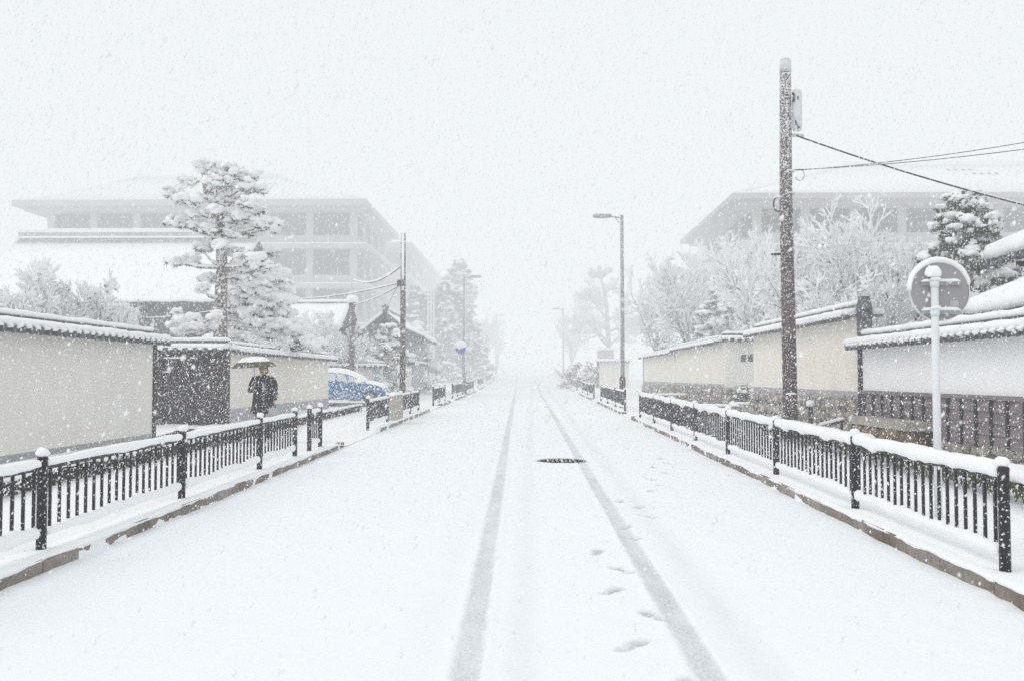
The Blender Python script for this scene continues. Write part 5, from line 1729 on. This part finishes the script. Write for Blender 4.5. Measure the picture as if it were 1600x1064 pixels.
def flakes(y0, y1, dens, rmin, rmax):
    vol = 1.5 * .98 * (y1 ** 3 - y0 ** 3) / 3
    n = int(vol * dens)
    d = (y0 ** 3 + rs.rand(n) * (y1 ** 3 - y0 ** 3)) ** (1 / 3)
    a = (rs.rand(n) - .5) * 1.5 + .018; e = (rs.rand(n) - .5) * .98 + .04
    P = np.stack([a * d, d, 1.65 + e * d], 1)
    ok = (P[:, 2] > gzv(P[:, 1]) + .03) & ~((np.abs(P[:, 0] + 5.9) < .34) & (np.abs(P[:, 1] - 20.5) < .32) & (P[:, 2] < 2.1))
    P = P[ok]; n = len(P)
    r = rmin + (rmax - rmin) * rs.beta(1.0, 4.2, n)
    ang = rs.rand(n) * 6.283
    tilt = rs.normal(.25, .25, n)                     # long axis leans with the wind
    el = rs.uniform(1.0, 1.9, n)
    ax_ = np.stack([np.sin(tilt), np.zeros(n), np.cos(tilt)], 1)
    vs = [P + ax_ * (r * el)[:, None], P - ax_ * (r * el)[:, None]]
    for k in range(3):
        a_ = ang + k * 2.0944
        h_ = np.stack([np.cos(a_), np.sin(a_), np.zeros(n)], 1)
        vs.append(P + h_ * (r * rs.uniform(.75, 1.15, n))[:, None])
    V = np.stack(vs, 1).reshape(-1, 3)
    b0 = (np.arange(n) * 5)[:, None]
    Q = np.concatenate([b0 + np.array([[0, 2 + k, 2 + (k + 1) % 3]]) for k in range(3)] + [b0 + np.array([[1, 2 + (k + 1) % 3, 2 + k]]) for k in range(3)], 0)
    return V, Q


V1, Q1 = flakes(2.6, 9, 34, .003, .017)
V2, Q2 = flakes(9, 27, 70, .0035, .0185)
o = np_mesh("falling_snow", np.concatenate([V1, V2]), np.concatenate([Q1, Q2 + len(V1)]), M["flake"], False); o["kind"] = "stuff"

# ------------------------------------------------------------------ haze: a body of snow-filled air over the whole street
SIGMA = .0045
SIGMA_FAR = .0162
m = bpy.data.materials.new("emissive_haze"); m.use_nodes = True
nt = m.node_tree; nt.nodes.clear()
out = nt.nodes.new("ShaderNodeOutputMaterial"); ab = nt.nodes.new("ShaderNodeVolumeAbsorption"); em = nt.nodes.new("ShaderNodeEmission"); ad = nt.nodes.new("ShaderNodeAddShader")
ab.inputs["Color"].default_value = (0, 0, 0, 1)
em.inputs["Color"].default_value = (.895, .935, .957, 1);  # the air emits, standing in for daylight scattered within it
tc = nt.nodes.new("ShaderNodeTexCoord"); sx_ = nt.nodes.new("ShaderNodeSeparateXYZ"); nt.links.new(tc.outputs["Object"], sx_.inputs[0])
mr = nt.nodes.new("ShaderNodeMapRange"); mr.interpolation_type = 'SMOOTHSTEP'
mr.inputs["From Min"].default_value = 28; mr.inputs["From Max"].default_value = 78
mr.inputs["To Min"].default_value = SIGMA; mr.inputs["To Max"].default_value = SIGMA_FAR
nt.links.new(sx_.outputs["Y"], mr.inputs["Value"]); nt.links.new(mr.outputs["Result"], ab.inputs["Density"]); nt.links.new(mr.outputs["Result"], em.inputs["Strength"])
nt.links.new(ab.outputs[0], ad.inputs[0]); nt.links.new(em.outputs[0], ad.inputs[1]); nt.links.new(ad.outputs[0], out.inputs["Volume"])
mb = MB(); mb.box(-160, 160, -40, 330, -6, 62)
hz = struct("haze", mb, m)

# ------------------------------------------------------------------ overcast snow sky and soft sun
w = bpy.data.worlds.new("World"); scn.world = w; w.use_nodes = True
nt = w.node_tree; bg = nt.nodes["Background"]
sky = nt.nodes.new("ShaderNodeTexSky"); sky.sky_type = 'NISHITA'; sky.sun_disc = False
sky.sun_elevation = R(48); sky.sun_rotation = R(245)
sky.dust_density = 4.0
hs = nt.nodes.new("ShaderNodeHueSaturation"); hs.inputs["Saturation"].default_value = .25
mx = nt.nodes.new("ShaderNodeMix"); mx.data_type = 'RGBA'; mx.inputs[0].default_value = .88
mx.inputs[7].default_value = (9.2, 9.6, 9.85, 1)
nt.links.new(sky.outputs[0], hs.inputs["Color"]); nt.links.new(hs.outputs[0], mx.inputs[6]); nt.links.new(mx.outputs[2], bg.inputs["Color"])
bg.inputs["Strength"].default_value = .10
sd = bpy.data.lights.new("sun", 'SUN'); sd.energy = .85; sd.angle = R(25); sd.color = (1, .97, .93)
so = bpy.data.objects.new("sun", sd); COL.objects.link(so)
# sun direction matching the sky's sun_rotation 245 deg, elevation 48 deg
el, rot = R(48), R(245)
sdir = Vector((math.sin(rot) * math.cos(el), math.cos(rot) * math.cos(el), math.sin(el)))
so.rotation_euler = sdir.to_track_quat('Z', 'Y').to_euler()

scn.view_settings.view_transform = 'Standard'
scn.view_settings.look = 'None'
scn.view_settings.exposure = 0
scn.view_settings.gamma = 1
scn.render.engine = 'CYCLES'
scn.cycles.max_bounces = 8
scn.cycles.diffuse_bounces = 7
scn.cycles.transparent_max_bounces = 8
scn.cycles.volume_bounces = 0
scn.cycles.volume_step_rate = .12
scn.cycles.use_denoising = False
